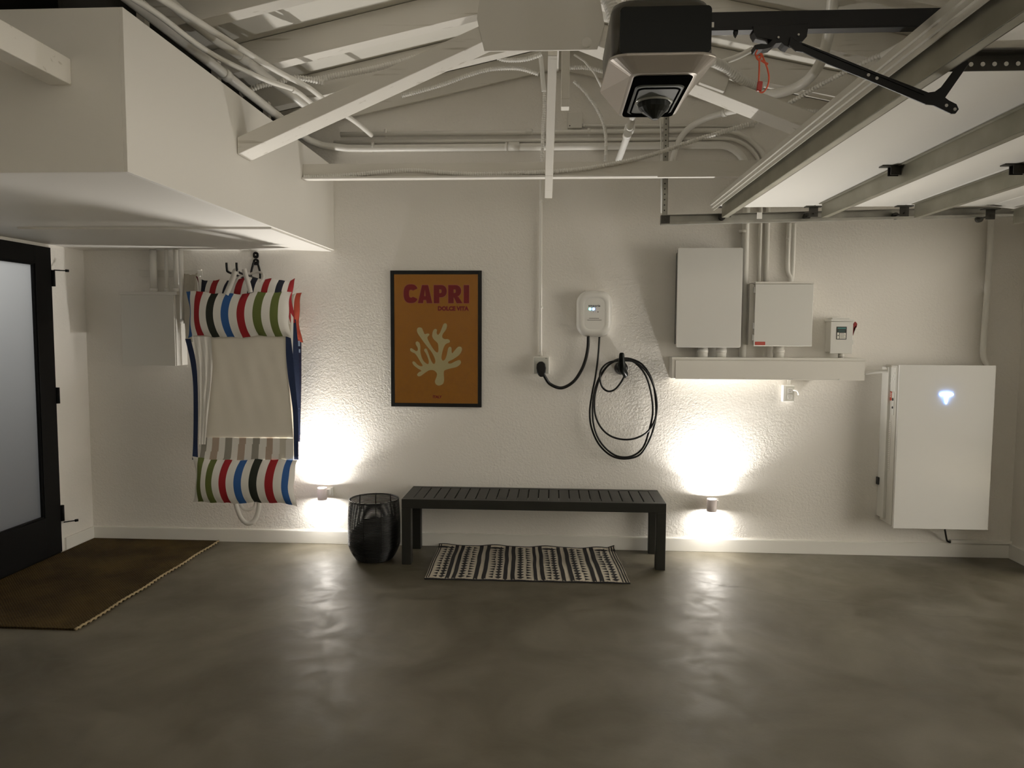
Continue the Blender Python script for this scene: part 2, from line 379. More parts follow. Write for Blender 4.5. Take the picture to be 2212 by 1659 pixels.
for sg in (-1, 1):
    xe = XL-0.15 if sg < 0 else XR+0.15
    dk = [(0, RIDGE+DECK), (xe, RIDGE-SLOPE*abs(xe)+DECK), (xe, RIDGE-SLOPE*abs(xe)+DECK+0.05), (0, RIDGE+DECK+0.05)]
    struct(MB().prism(dk, (0, YB-0.1, 0), (1, 0, 0), (0, 0, 1), (0, -YB+0.2, 0)).build('ceiling', DECKM))
bb = MB(); bb.bx(XL, XR, -0.016, 0, 0, 0.092).bx(XL, XR, -0.013, 0, 0.092, 0.097)
struct(bb.build('baseboard_back', BASE, bevel=0.002))
struct(MB().bx(XL, XL+0.016, DY1+0.04, -0.016, 0, 0.095).build('baseboard_left', BASE, bevel=0.002))
struct(MB().bx(XR-0.016, XR, -0.42, -0.016, 0, 0.10).build('baseboard_right', BASE, bevel=0.002))
# shallow shrinkage crack in the slab
ck = spline([WZ(x, y, 0.0006) for x, y in ((1470, 1238), (1540, 1262), (1620, 1270), (1700, 1292), (1790, 1300), (1890, 1311), (2010, 1330), (2110, 1333), (2212, 1345))], 8)
for i in range(1, len(ck)-1): ck[i] = ck[i] + Vector((random.uniform(-.006, .006), random.uniform(-.008, .008), 0))
cm = MB(); vs = []
for p in ck: vs += [p+Vector((0, 0.0012, 0)), p-Vector((0, 0.0012, 0))]
cm._add(vs, [(2*i, 2*i+1, 2*i+3, 2*i+2) for i in range(len(ck)-1)])
o = cm.build('floor_crack', mat('crack_line', (0.07, 0.065, 0.05), 0.7)); struct(o); o['label'] = 'thin hairline crack running across the concrete floor at right'

# soffit box on the left
XB, YF, ZB, ZT = -1.5624, -2.5207, 2.126, 2.711
sf = MB()
sf.bx(XB-0.015, XB, YF, 0, ZB, ZT).bx(XL, XB-0.015, YF, YF+0.015, ZB, ZT).bx(XL, XB-0.015, YF+0.015, 0, ZB, ZB+0.015)
struct(sf.build('ceiling_soffit', SMOOTHW, bevel=0.0015))
pa = [WZ(37, 495, 2.114), WZ(175, 524, 2.114), Vector((-1.575, -0.02, 2.114)), Vector((-1.575, -1.13, 2.114))]
struct(MB().prism([(p.x, p.y) for p in pa], (0, 0, 2.114), (1, 0, 0), (0, 1, 0), (0, 0, 0.012)).build('ceiling_panel', SMOOTHW))
struct(MB().bx(XB-0.262, XB-0.245, YF+0.03, -0.04, ZT-0.25, gz(XB-0.25)-0.01).build('wall_painted_shade', mat('painted_gap_shade', (0.012, 0.011, 0.008), 0.9)))  # dark sheet that paints in the shade of the gap above the soffit
for i, (Y, pos) in enumerate(((0, 'nearest the viewer'), (0, 'middle of three'), (0, 'closest to the sloping truss web'))):
    Y = WX((322, 475, 582)[i], 200, XB-0.20).y
    o = MB().bx(XB-0.235, XB-0.20, Y-0.02, Y+0.02, ZB+0.016, gz(XB-0.2)-0.01).build('wall_stud', WOOD)
    tag(o, 'short pale stud above the left soffit box, ' + pos, 'stud', 'studs above the soffit box')
o = MB().bx(-1.845, -1.763, -5.6, YF-0.001, 2.438, 2.531).build('ceiling_beam', WOOD, bevel=0.003)
tag(o, 'white painted beam butting into the front face of the soffit box, top left', 'beam')

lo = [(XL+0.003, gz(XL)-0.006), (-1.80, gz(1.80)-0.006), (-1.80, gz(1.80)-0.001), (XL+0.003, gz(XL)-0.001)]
struct(MB().prism(lo, (0, YF-0.6, 0), (1, 0, 0), (0, 0, 1), (0, -YF+0.55, 0)).build('ceiling_painted_shade', mat('painted_roof_shade', (0.03, 0.027, 0.02), 0.9)))  # dark strip under the rafters, roof shade put into its colour
# rafters, ridge board, rake trim
o = MB().bx(-0.02, 0.02, YB+0.01, -0.03, RIDGE-0.02, RIDGE+DECK-0.012).build('ridge_board', WOOD); tag(o, 'white ridge board running along the roof peak above the plywood plate', 'ridge board')
for k, Y in enumerate((-0.03, -0.52, -1.12, -1.74, -2.35, -2.96, -3.57, -4.18, -4.79)):
    wd = 0.035 if k == 0 else 0.088
    for sg, nm in ((-1, 'left'), (1, 'right')):
        xe = (XL+0.005) if sg < 0 else (XR-0.005)
        x0 = 0.021*sg
        ol = [(x0, RIDGE-SLOPE*abs(x0)), (xe, RIDGE-SLOPE*abs(xe)), (xe, RIDGE-SLOPE*abs(xe)+DECK-0.004), (x0, RIDGE-SLOPE*abs(x0)+DECK-0.004)]
        o = MB().prism(ol, (0, Y, 0), (1, 0, 0), (0, 0, 1), (0, wd if k else 0.028, 0)).build('roof_rafter', WOOD, bevel=0.003)
        if k == 0: lb = 'thin white rake board along the %s slope of the back wall peak' % nm
        else: lb = 'white %s-slope roof rafter, %s out from the back wall' % (nm, ('first', 'second', 'third', 'fourth', 'fifth', 'sixth', 'seventh', 'eighth')[k-1])
        tag(o, lb, 'rafter', 'roof rafters')
# joist by the back wall
J = thing('ceiling_joist', 'horizontal white wooden joist crossing in front of the back wall', 'joist', (0, -0.6, 2.49))
MB().bx(XB+0.001, 1.55, -0.635, -0.598, 2.487, 2.583).build('board', WOOD, J, bevel=0.002)
MB().bx(XB+0.001, 0.62, -0.66, -0.636, 2.487, 2.50).build('edge_strip', SMOOTHW, J, bevel=0.002)
# truss
YD = -1.36
T = thing('roof_truss', 'white timber truss with a square plywood plate at its peak', 'truss', (0, YD, 2.97))
gp = [WY(x, y, -1.60) for x, y in ((1046, 110), (1290, 107), (1306, 55), (1290, -40), (1180, -90), (1040, -40), (1030, 40))]
MB().prism([(p.x, p.z) for p in gp], (0, -1.60, 0), (1, 0, 0), (0, 0, 1), (0, 0.014, 0)).build('gusset_plate', mat('painted_plywood', (0.66, 0.635, 0.58), 0.6, bump=(5, 0.3, 0.01)), T, bevel=0.002)
def web(p0, p1, xlim0, xlim1):
    zf = lambda x: p0.z+(p1.z-p0.z)*(x-p0.x)/(p1.x-p0.x)
    ol = [(xlim0, zf(xlim0)), (xlim1, zf(xlim1)), (xlim1, zf(xlim1)+0.083), (xlim0, zf(xlim0)+0.083)]
    MB().prism(ol, (0, -1.584, 0), (1, 0, 0), (0, 0, 1), (0, 0.15, 0)).build('web', WOOD, T, bevel=0.004)
web(WY(514, 333, -1.584), WY(1040, 92, -1.584), XB+0.002, -0.15)
web(WY(1511, 186, -1.584), WY(1714, 266, -1.584), 0.10, 1.62)
MB().beam(WY(1518, 158, -1.60), WY(1572, 178, -1.60), 0.03, 0.10).build('splice_block', WOOD, T, bevel=0.003)
MB().lathe([(0, -0.004), (0.02, -0.003), (0.024, 0)], WY(1268, 92, -1.601), (0, 1, 0), 16).build('bolt_head', WOOD, T)
o = MB().beam(WY(1194, 112, -1.42), WY(1185, 421, -0.66), 0.045, 0.06, up=(0, 1, 0)).build('brace', WOOD, bevel=0.003)
tag(o, 'white board slanting down from behind the plywood plate to the joist', 'brace')
o = MB().bx(0.035, 0.085, -0.60, -0.52, 2.92, 3.34).build('king_post', WOOD, bevel=0.003)
tag(o, 'short vertical white post hanging from the ridge beside the slanting board', 'post')

# ------------------------------------------------------------------ entry door in the left wall
D = bpy.data.objects.new('door_1', None); D.matrix_world = Matrix.Translation(Vector((XL, -0.9, 0))); C.objects.link(D); D['kind'] = 'structure'
DOORB = mat('black_door_frame', (0.004, 0.004, 0.004), 0.5, spec=0.15)
fm = MB(); x0, x1 = XL-0.05, XL+0.012
fm.bx(x0, x1, DY1-0.155, DY1-0.002, 0.012, DZ-0.002).bx(x0, x1, DY0+0.002, DY0+0.155, 0.012, DZ-0.002)
fm.bx(x0, x1, DY0+0.155, DY1-0.155, 1.985, DZ-0.002).bx(x0, x1, DY0+0.155, DY1-0.155, 0.012, 0.285)
fm.build('door_leaf', DOORB, D, bevel=0.002)
MB().bx(XL-0.025, XL-0.015, DY0+0.155, DY1-0.155, 0.285, 1.985).build('glass_pane', FROST, D, 'frosted glass pane')
st = MB()
for a, b, c_, d_ in ((DY1-0.165, DY1-0.155, 0.285, 1.985), (DY0+0.155, DY0+0.165, 0.285, 1.985)): st.bx(XL-0.014, XL+0.004, a, b, c_, d_)
st.bx(XL-0.014, XL+0.004, DY0+0.165, DY1-0.165, 1.975, 1.985).bx(XL-0.014, XL+0.004, DY0+0.165, DY1-0.165, 0.285, 0.295)
st.build('glazing_bead', DOORB, D)
for z in (1.90, 1.10, 0.28):
    h = MB(); h.cyl((XL+0.02, DY1+0.008, z-0.055), (XL+0.02, DY1+0.008, z+0.055), 0.009, 12).bx(XL+0.001, XL+0.02, DY1-0.005, DY1+0.02, z-0.055, z+0.055)
    h.build('hinge', DOORB, D)
for z in (1.955, 0.215):
    h = MB(); h.cyl((XL+0.02, DY1+0.01, z), (XL+0.075, DY1+0.06, z), 0.004, 8).cyl((XL+0.07, DY1+0.055, z), (XL+0.085, DY1+0.07, z), 0.009, 10)
    h.build('hinge_stop', DOORB, D)
o = MB().bx(XL-0.1, XL+0.002, DY0, DY1, 0.0, 0.012).build('door_sill', STEELD, D)

# jute rug
ju = MB(); a, b = WZ(203, 1167, 0), WZ(468, 1172, 0)
def jf(u, v):
    x = -3.39+0.95*u; y = -0.03-1.60*v
    x += 0.004*math.sin(v*23)*u; return (x, y, 0.012+0.001*math.sin(u*60)*math.sin(v*90))
ju.grid(jf, 60, 90); ju.grid(lambda u, v: (jf(u, v)[0], jf(u, v)[1], 0.001), 6, 9)
J2 = thing('jute_rug', 'brown woven jute rug lying in front of the black glass door', 'rug', (-2.9, -0.8, 0))
ju.build('rug_field', JUTE, J2)
br = MB()
edge = resample([Vector(jf(1, v/60)) for v in range(61)], 0.02)
for i in range(len(edge)-1):
    a = edge[i]; b = edge[i+1]; s_ = 0.006*(1 if i % 2 else -1)
    br.tube([a+Vector((s_, 0.004, -0.004)), (a+b)/2+Vector((0, 0, 0.002)), b+Vector((-s_, -0.004, -0.004))], 0.006, 6)
br.build('braided_edge', mat('jute_edge', (0.30, 0.23, 0.13), 0.9), J2, 'paler braided edging')

# ------------------------------------------------------------------ sconces
def sconce(x, zc, label):
    y = -0.078; h = 0.087; r = 0.034; T = thing('wall_sconce', label, 'wall light', (x, 0, zc), 'small up and down wall lights')
    s_ = MB(); s_.lathe([(r, -h/2), (r, h/2), (r-0.003, h/2), (r-0.003, h/2-0.012), (0, h/2-0.012)], (x, y, zc), n=32)
    s_.lathe([(0, -h/2+0.012), (r-0.003, -h/2+0.012), (r-0.003, -h/2), (r, -h/2)], (x, y, zc), n=32)
    s_.build('shade', mat('sconce_body', (0.62, 0.55, 0.54), 0.4), T)
    b = MB(); b.bx(x+0.018, x+0.052, -0.075, -0.028, zc-0.012, zc+0.03).bx(x+0.012, x+0.058, -0.028, -0.001, zc-0.03, zc+0.036)
    b.build('bracket', WPLAST, T, bevel=0.003)
    for sg, p in ((1, UP_W), (-1, DOWN_W)):
        MB().lathe([(0, 0.0005*sg), (r-0.004, 0.0005*sg), (r-0.004, 0)], (x, y, zc+sg*(h/2-0.0115)), n=24).build('diffuser', LAMP, T, 'glowing diffuser')
        l = area('sconce_light', (x, y, zc+sg*(h/2-0.003)), (0, 0, sg), 0.056, p, WARM)
        l.parent = T; l.matrix_parent_inverse = T.matrix_world.inverted()
    l = area('sconce_beam', (x, y, zc+h/2-0.002), (0, -0.5, 1), 0.05, UP_SPOT, WARM, spread=math.radians(140))
    l.parent = T; l.matrix_parent_inverse = T.matrix_world.inverted()
    return T
sconce(-1.648, 0.385, 'small cylindrical wall light left of the black wire basket')
sconce(1.113, 0.352, 'small cylindrical wall light right of the black bench')
# unseen copies of the wall lights, added behind the camera as fill
def fill_sconce(x, zc, label):
    T = thing('wall_sconce', label, 'wall light', (x, YB, zc), 'small up and down wall lights'); y = YB+0.08
    MB().lathe([(0.034, -0.043), (0.034, 0.043), (0.031, 0.043), (0.031, 0.03), (0, 0.03)], (x, y, zc), n=24).lathe([(0, -0.03), (0.031, -0.03), (0.031, -0.043), (0.034, -0.043)], (x, y, zc), n=24).build('shade', WPLAST, T)
    MB().bx(x-0.02, x+0.02, YB, y-0.03, zc-0.02, zc+0.02).build('bracket', WPLAST, T)
    l = area('sconce_light', (x, y, zc+0.04), (0, 0.35, 1), 0.056, BACK_FILL_W, WARM, spread=math.radians(140)); l.parent = T; l.matrix_parent_inverse = T.matrix_world.inverted()
fill_sconce(-0.3, 2.0, 'added small cylindrical fill light on the wall behind the viewer, left')
fill_sconce(1.5, 2.0, 'added small cylindrical fill light on the wall behind the viewer, right')

LP = thing('fill_flood_lamp', 'added unseen round black flood light outside above the garage doorway', 'wall light', (3.34, -2.9, 2.7))  # unseen fixture added for the flood fill
MB().bx(3.331, 3.36, -2.96, -2.84, 2.64, 2.76).cyl((3.36, -2.9, 2.7), (3.42, -2.9, 2.66), 0.02, 12).build('mounting_arm', BLACK, LP)
MB().lathe([(0.0, -0.07), (0.06, -0.07), (0.09, -0.01), (0, -0.01)], (3.47, -2.9, 2.62), (1, 0.1, -0.45), 20).build('lamp_head', BLACK, LP)
struct(MB().bx(XR+3.35, XR+3.5, -7.4, 0.2, 0, 3.4).build('wall_bounce', SMOOTHW))  # unseen white wall added to bounce soft fill through the doorway
# ------------------------------------------------------------------ bench
BX0, BX1, BY0, BY1, BZ = -0.995, 0.742, -0.45, -0.035, 0.443
B = thing('bench', 'long black slatted bench standing against the back wall', 'bench', ((BX0+BX1)/2, -0.24, 0))
lw = 0.062; ap = 0.062
for x in (BX0, BX1-lw):
    for y in (BY0, BY1-lw):
        MB().bx(x, x+lw, y, y+lw, 0.0, BZ-ap).build('leg', BENCHM, B, bevel=0.003)
fr = MB(); fr.bx(BX0, BX1, BY0, BY0+0.045, BZ-ap, BZ).bx(BX0, BX1, BY1-0.045, BY1, BZ-ap, BZ).bx(BX0, BX0+0.07, BY0+0.045, BY1-0.045, BZ-ap, BZ).bx(BX1-0.07, BX1, BY0+0.045, BY1-0.045, BZ-ap, BZ)
fr.build('seat_frame', BENCHM, B, bevel=0.003)
n = 23; xs0 = BX0+0.07; pit = (BX1-0.07-xs0)/n
for i in range(n):
    MB().bx(xs0+i*pit+0.003, xs0+(i+1)*pit-0.003, BY0+0.047, BY1-0.047, BZ-0.02, BZ-0.001).build('slat', BENCHM, B, bevel=0.002)

# ------------------------------------------------------------------ wire basket
bc = Vector((-1.209, -0.33, 0)); K = thing('wire_basket', 'round black wire basket on the floor left of the bench', 'basket', bc)
def brad(z):   # z 0..0.41
    return 0.105+0.07*min(1, (z/0.11))**0.55 - 0.008*max(0, (z-0.2)/0.21)**2*1.2 if z > 0.004 else 0.1
rings = MB()
for k in range(44):
    z = 0.012+0.40*k/43; R_ = brad(z)
    rings.tube([bc+Vector((R_*math.cos(a), R_*math.sin(a), z)) for a in [2*PI*i/48 for i in range(48)]], 0.0031 if k < 43 else 0.005, 6, closed=True)
rings.build('wire_rings', WIREM, K)
stv = MB()
for k in range(9):
    a = 2*PI*k/9+0.35
    stv.tube([bc+Vector(((brad(z)-0.004)*math.cos(a), (brad(z)-0.004)*math.sin(a), z)) for z in [0.006+0.412*i/16 for i in range(17)]], 0.004, 6)
stv.build('upright_wires', WIREM, K)
bt = MB()
bt.lathe([(0, 0.008), (0.10, 0.008), (0.115, 0.014), (0.115, 0.006), (0.10, 0.001), (0, 0.001)], bc, n=32)
bt.build('base', WIREM, K)
# black cloth inside the basket
cl = MB()
def cf(u, v):
    a = 2*PI*u; R_ = (brad(0.02+v*0.27)-0.012)*(1 if v < 0.999 else 0.9); z = 0.016+v*(0.20+0.06*math.sin(a+0.6)+0.02*math.sin(3*a))
    R_ *= 1-0.10*(0.5+0.5*math.sin(9*a+v*3))
    return bc+Vector((R_*math.cos(a), R_*math.sin(a), z))
cl.grid(cf, 60, 10)
cl.grid(lambda u, v: bc+Vector((cf(u, 1)-bc).xy.to_3d()*(1-v)+Vector((0, 0, (cf(u, 1).z)*(1-v)+v*0.20))), 60, 5)
o = cl.build('folded_cloth', mat('black_cloth', (0.012, 0.011, 0.01), 0.9), merge=True); tag(o, 'crumpled black cloth lying inside the wire basket', 'cloth')

# ------------------------------------------------------------------ patterned rug
R = thing('patterned_rug', 'black and cream rug with rows of triangles under the bench', 'rug', (-0.17, -0.37, 0))
rl0, rr0, rr1, rl1 = Vector((-0.815, -0.02, 0)), Vector((0.447, -0.022, 0)), WZ(1362, 1261, 0), WZ(917, 1251, 0)
def rp(u, v, dz=0):
    p = rl0.lerp(rr0, u).lerp(rl1.lerp(rr1, u), v)
    z = 0.006+dz+0.012*max(0, 1-v/0.07)**2*(0.55+0.45*math.sin(u*21+1))+0.0015*math.sin(u*44)
    if u > 0.96: z += 0.02*((u-0.96)/0.04)*max(0, 1-v/0.1)
    return Vector((p.x+0.0018*math.sin(v*9+u*9), p.y, z))
rg = MB(); rg.grid(lambda u, v: rp(u, v), 90, 40, mi=0); rg.grid(lambda u, v: rp(u, v, -0.005), 90, 8, mi=1)
def quadstrip(u0, u1, nv=40, wob=0.0):
    rg.grid(lambda a, b: rp(u0+(u1-u0)*a+wob*math.sin(b*17+u0*50), b*0.985+0.006, 0.0013), 2, nv, mi=1)
bands = [('m', 30, 97), ('b', 98, 118), ('b', 131, 151), ('m', 158, 233), ('b', 238, 259), ('b', 279, 300), ('m', 308, 380), ('b', 385, 405), ('b', 421, 442), ('m', 450, 528), ('b', 536, 553), ('b', 570, 590), ('m', 594, 666),
         ('b', 672, 691), ('b', 711, 732), ('m', 735, 812), ('b', 820, 841), ('b', 856, 878), ('m', 881, 957)]
for a, b in ((3, 9), (14, 20), (965, 971), (978, 985), (991, 997)): quadstrip(a/1000, b/1000)
mcount = 0
for t, a, b in bands:
    a /= 1000; b /= 1000
    if t == 'b': quadstrip(a, b, 40, 0.0008); continue
    left = mcount in (0, 2, 4, 6); mcount += 1
    w_ = b-a; ts, te = (a, a+w_*0.42) if left else (b-w_*0.42, b)     # triangles column
    zs, ze = (a+w_*0.48, b) if left else (a, b-w_*0.48)
    nr = 13
    for i in range(nr):
        v0 = 0.03+0.94*i/nr; v1 = v0+0.94/nr
        jit = random.uniform(-.003, .003)
        c0, c1 = (te-0.004, ts+0.001) if not left else (te-0.002, ts+0.002)
        if not left: c0, c1 = ts+0.004, te-0.001
        vs = [rp(c0+jit, v0+0.006, .0013), rp(c0+jit, v1-0.006, .0013), rp(c1, (v0+v1)/2, .0013)]
        rg._add(vs, [(0, 1, 2)], 1)
        m0 = (v0+v1)/2; zc = (zs+ze)/2; hw = (ze-zs)/2   # zigzag lozenges
        rg._add([rp(zc-hw*0.95, m0, .0013), rp(zc-hw*0.1, v0, .0013), rp(zc+hw*0.95, m0-0.012, .0013), rp(zc+hw*0.15, v1-0.006, .0013), rp(zc-hw*0.25, v1-0.001, .0013)], [(0, 1, 2, 3, 4)], 1)
        rg._add([rp(zc-hw*0.15, v0-0.005, .0013), rp(zc+hw*0.15, v0-0.005, .0013), rp(zc+hw*0.2, v1, .0013), rp(zc-hw*0.1, v1, .0013)], [(0, 1, 2, 3)], 1)
rg.build('rug_field', [RUGW, RUGB], R)
for vv in (0.0, 1.0):
    bd = MB(); N = 130; pts = [rp(i/N, vv)+Vector((0, -0.004 if vv else 0.003, -0.001)) for i in range(N+1)]
    bd.tube(pts, 0.005, 6, mi=1)
    if vv:
        for i in range(0, N, 1):
            a = rp((i+0.2)/N, 0.985, 0.002); b = rp((i+0.6)/N, 1.0, 0.001)+Vector((0, -0.005, 0))
            if i % 2 == 0: bd.tube([a, b], 0.003, 5, mi=0)
    bd.build('bound_edge', [RUGW, RUGB], R, 'black bound edge with cream whip stitches')

# ------------------------------------------------------------------ framed poster
def onp(cx, cy, Y=-0.012):    # poster crop coordinates -> wall
    return WY(840+cx/5.186, 570+cy/5.186, Y)
PX0, PX1, PZ0, PZ1 = -1.156, -0.5065, 1.014, 1.980
P = thing('framed_poster', 'black framed orange travel poster with a pale coral shape on the wall', 'picture', ((PX0+PX1)/2, 0, PZ0))
f_ = MB(); fw = 0.026
f_.bx(PX0, PX0+fw, -0.022, -0.001, PZ0, PZ1).bx(PX1-fw, PX1, -0.022, -0.001, PZ0, PZ1).bx(PX0+fw, PX1-fw, -0.022, -0.001, PZ0, PZ0+fw).bx(PX0+fw, PX1-fw, -0.022, -0.001, PZ1-fw, PZ1)
f_.build('frame', BLACK, P, bevel=0.0015)
ix0, ix1, iz0, iz1 = PX0+fw, PX1-fw, PZ0+fw, PZ1-fw
pr = MB().bx(ix0, ix1, -0.016, -0.004, iz0, iz1).build('print', POSTER, P)
MB().bx(ix0, ix1, -0.0200, -0.0185, iz0, iz1).build('glazing', PANE, P)
def pc(cx, cy, y=-0.0165):
    u = (cx-55)/(1002-55); v = (cy-119)/(1554-119)
    return Vector((ix0+(ix1-ix0)*u, y, iz1-(iz1-iz0)*v))
# block capitals for the title
def title_geo(grow, yy, mi):
    mb = MB(); gr = grow
    def poly(pts, holes=None):
        cu = bpy.data.curves.new('l', 'CURVE'); cu.dimensions = '2D'; cu.fill_mode = 'FRONT'
        for ring in [pts]+(holes or []):
            sp = cu.splines.new('POLY'); sp.points.add(len(ring)-1); sp.use_cyclic_u = True
            for q, (a, b) in zip(sp.points, ring): q.co = (a, -b, 0, 1)
        ob = bpy.data.objects.new('l', cu); C.objects.link(ob); bpy.context.view_layer.update()
        me = bpy.data.meshes.new_from_object(ob.evaluated_get(bpy.context.evaluated_depsgraph_get()))
        mb._add([pc(v.co.x, -v.co.y, yy) for v in me.vertices], [tuple(p.vertices) for p in me.polygons], mi)
        bpy.data.objects.remove(ob); bpy.data.meshes.remove(me); bpy.data.curves.remove(cu)
    t, bt_ = 238-gr, 437+gr
    # C
    def sup(cx, cy, a, b, q, e=2.6):
        c_, s_ = math.cos(q), math.sin(q); return (cx+a*math.copysign(abs(c_)**(2/e), c_), cy+b*math.copysign(abs(s_)**(2/e), s_))
    g0 = math.radians(28 if not gr else 27)
    out = [sup(245, 333, 82+gr, 103+gr, g0+(2*PI-2*g0)*i/40) for i in range(41)]
    inn = [sup(247, 333, 24-gr*.6, 44-gr*.6, g0*1.5+(2*PI-3*g0)*i/24) for i in range(25)]
    poly(out+inn[::-1])
    # A
    poly([(325-gr, bt_), (372-gr, t), (440+gr, t), (487+gr, bt_), (425-gr, bt_), (418-gr, 402+gr), (388+gr, 402+gr), (382+gr, bt_)], [[(395+gr, 360-gr), (404, 288+gr*2), (413-gr, 360-gr)]])
    def bowl(x0, x1, y0, y1, r, n=8):
        o_ = []
        for i in range(n+1):
            q = -PI/2+PI/2*i/n; o_.append((x1-r+r*math.cos(q), y0+r+r*math.sin(q)))
        for i in range(n+1):
            q = PI/2*i/n; o_.append((x1-r+r*math.cos(q), y1-r+r*math.sin(q)))
        return [(x0, y0)]+o_+[(x0, y1)]
    pb = bowl(505-gr, 650+gr, t, 372+gr, 62)
    poly(pb[:-1]+[(566+gr, 372+gr), (566+gr, bt_), (505-gr, bt_)], [bowl(566+gr, 592-gr, 284+gr, 326-gr, 12)[::-1]])
    rb = bowl(668-gr, 812+gr, t, 366+gr, 60)
    poly(rb[:-2]+[(780+gr, 364), (828+gr, bt_), (762-gr, bt_), (732, 374+gr), (728+gr, 374+gr), (728+gr, bt_), (668-gr, bt_)], [bowl(728+gr, 752-gr, 284+gr, 324-gr, 11)[::-1]])
    poly([(842-gr, t), (902+gr, t), (902+gr, bt_), (842-gr, bt_)])
    return mb
title_geo(4, -0.0163, 0).build('title_outline', PPINK, pr, 'thin pink outline of the title')
title_geo(0, -0.0169, 0).build('title_lettering', PRED, pr, 'dark red title lettering CAPRI')
def ptext(sx, x0, y0, x1, y1, name, label, off):
    mb = MB(); o_ = pc(x0, y1, -0.0169); add_text(mb, sx, o_, pc(x1, y1, -0.0169)-o_, pc(x0, y0, -0.0169)-o_, off)
    return mb.build(name, PRED, pr, label)
ptext('DOLCE VITA', 550, 470, 899, 521, 'subtitle_lettering', 'dark red lettering DOLCE VITA', 0.06)
ptext('ITALY', 491, 1466, 593, 1497, 'origin_lettering', 'dark red lettering ITALY', 0.055)
coral = [(560,1355),(525,1340),(515,1305),(535,1250),(535,1215),(500,1185),(450,1185),(400,1215),(350,1250),(320,1250),(312,1230),(335,1205),(360,1190),(320,1165),(275,1130),(258,1100),(270,1085),(290,1095),(320,1125),(355,1140),(375,1130),(350,1090),(320,1040),(290,1000),(250,980),(233,960),(240,940),(260,945),(300,970),(320,960),(318,930),(300,900),(297,875),(315,862),(340,880),(350,920),(350,980),(365,1040),(390,1085),(430,1115),(445,1100),(440,1060),(415,1000),(393,965),(400,945),(420,945),(440,990),(465,1060),(490,1105),(510,1110),(520,1080),(505,1030),(470,970),(420,910),(360,830),(320,770),(312,730),(330,708),(365,712),(385,750),(400,780),(425,775),(445,775),(452,790),(430,820),(450,870),(500,950),(540,985),(555,960),(550,890),(530,865),(500,835),(485,800),(495,745),(520,722),(540,735),(535,765),(550,788),(575,760),(600,700),(615,668),(640,660),(653,685),(640,730),(605,780),(600,815),(625,835),(660,835),(683,850),(680,872),(640,890),(615,930),(595,1000),(590,1050),(605,1075),(630,1060),(650,1010),(665,940),(685,920),(703,935),(705,975),(712,992),(740,960),(780,920),(815,925),(820,960),(790,1010),(720,1060),(670,1085),(668,1105),(700,1105),(750,1080),(790,1068),(808,1080),(805,1110),(760,1145),(680,1165),(625,1185),(615,1215),(618,1290),(605,1335)]
cpts = [pc(p.x, p.y) for p in spline([(a, b, 0) for a, b in coral], 5, closed=True)]
MB().prism([(p.x, p.z) for p in cpts], (0, -0.0166, 0), (1, 0, 0), (0, 0, 1), (0, 0.0003, 0)).build('coral_motif', CORALM, pr, 'pale yellow coral shape')

# ------------------------------------------------------------------ EV charger, outlet, cable
E_ = thing('electric_vehicle_charger', 'white rounded wall charger with lit status lights and black cables', 'charger', (0.28, 0, 1.52))
ex0, ex1, ez0, ez1 = 0.160, 0.404, 1.518, 1.838
def inset(k, Y, r, dz=0): return [Vector((a, Y, b)) for a, b in rrect(ex0+k, ex1-k, ez0+k+dz, ez1-k, r, 8)]
ch = MB(); ch.loft([inset(0.012, -0.002, .075), inset(0.0, -0.02, .085), inset(0.0, -0.05, .085), inset(0.006, -0.075, .082), inset(0.018, -0.088, .075), inset(0.042, -0.094, .055), inset(0.05, -0.091, .045), inset(0.055, -0.091, .04)], sm=True)
ch.build('housing', WPLAST, E_)
fp = MB(); ccx = 0.281
o_ = WY(1271, 664.5, -0.0925); add_text(fp, 'emporia', o_, WY(1296.5, 664.5, -0.0925)-o_, Vector((0, 0, 0.021)), 0.012); fp.build('brand_lettering', INK, E_, 'dark printed brand word'); fp = MB()
for (x0, x1, y) in ((1272.5, 1294, 687.3), (1268.5, 1299.5, 691.2)):
    a = WY(x0, y, -0.0925); b = WY(x1, y, -0.0925); MB().bx(a.x, b.x, -0.093, -0.0912, a.z-0.0012, a.z+0.0012).build('printed_line', INK, E_)
for x, rr in ((1276.5, .0013), (1281.5, .0018), (1286.5, .0014), (1291.7, .0035)):
    c_ = WY(x, 673.8, -0.0915); MB().cyl(c_, c_+Vector((0, -0.001, 0)), rr, 10).build('printed_symbol', INK, E_)
for x, y, r, mm, nm in ((1274.5, 667.5, .0085, LEDC, 'cyan glowing status light'), (1282, 667.5, .0095, LEDB, 'blue glowing status light')):
    c_ = WY(x, y, -0.092); MB().lathe([(0.001, -0.002), (r*.7, -0.0015), (r, 0.001)], c_, (0, 1, 0), 14).build('status_light', mm, E_, nm)
CY = -0.07
pc_ = [WY(1271, 727, CY), WY(1270, 750, CY), WY(1265, 776, CY), WY(1255, 801, CY), WY(1238, 825, CY), WY(1213, 838, CY), WY(1189, 830, CY), WY(1177, 814, -0.09), WY(1171, 800, -0.095)]
MB().tube(spline(pc_, 10), 0.0112, 12).build('power_cord', RUBBER, E_, 'thick black cord to the outlet')
pg = MB(); pz = WY(1169, 795, -0.09)
pl = [(0, .0), (.03, .005), (.033, .02), (.026, .05)]
ol = [(-.033, .0), (-.03, .028), (-.015, .044), (.008, .045), (.028, .03), (.034, .0), (.03, -.03), (.022, -.045), (.02, -.06), (-.006, -.062), (-.02, -.05), (-.029, -.03)]
pg.prism(ol, (pz.x, -0.06, pz.z), (1, 0, 0), (0, 0, 1), (0, -0.045, 0)); pg.build('plug', RUBBER, E_, bevel=0.008, seg=3)
c0 = WY(1344, 795, -0.1)
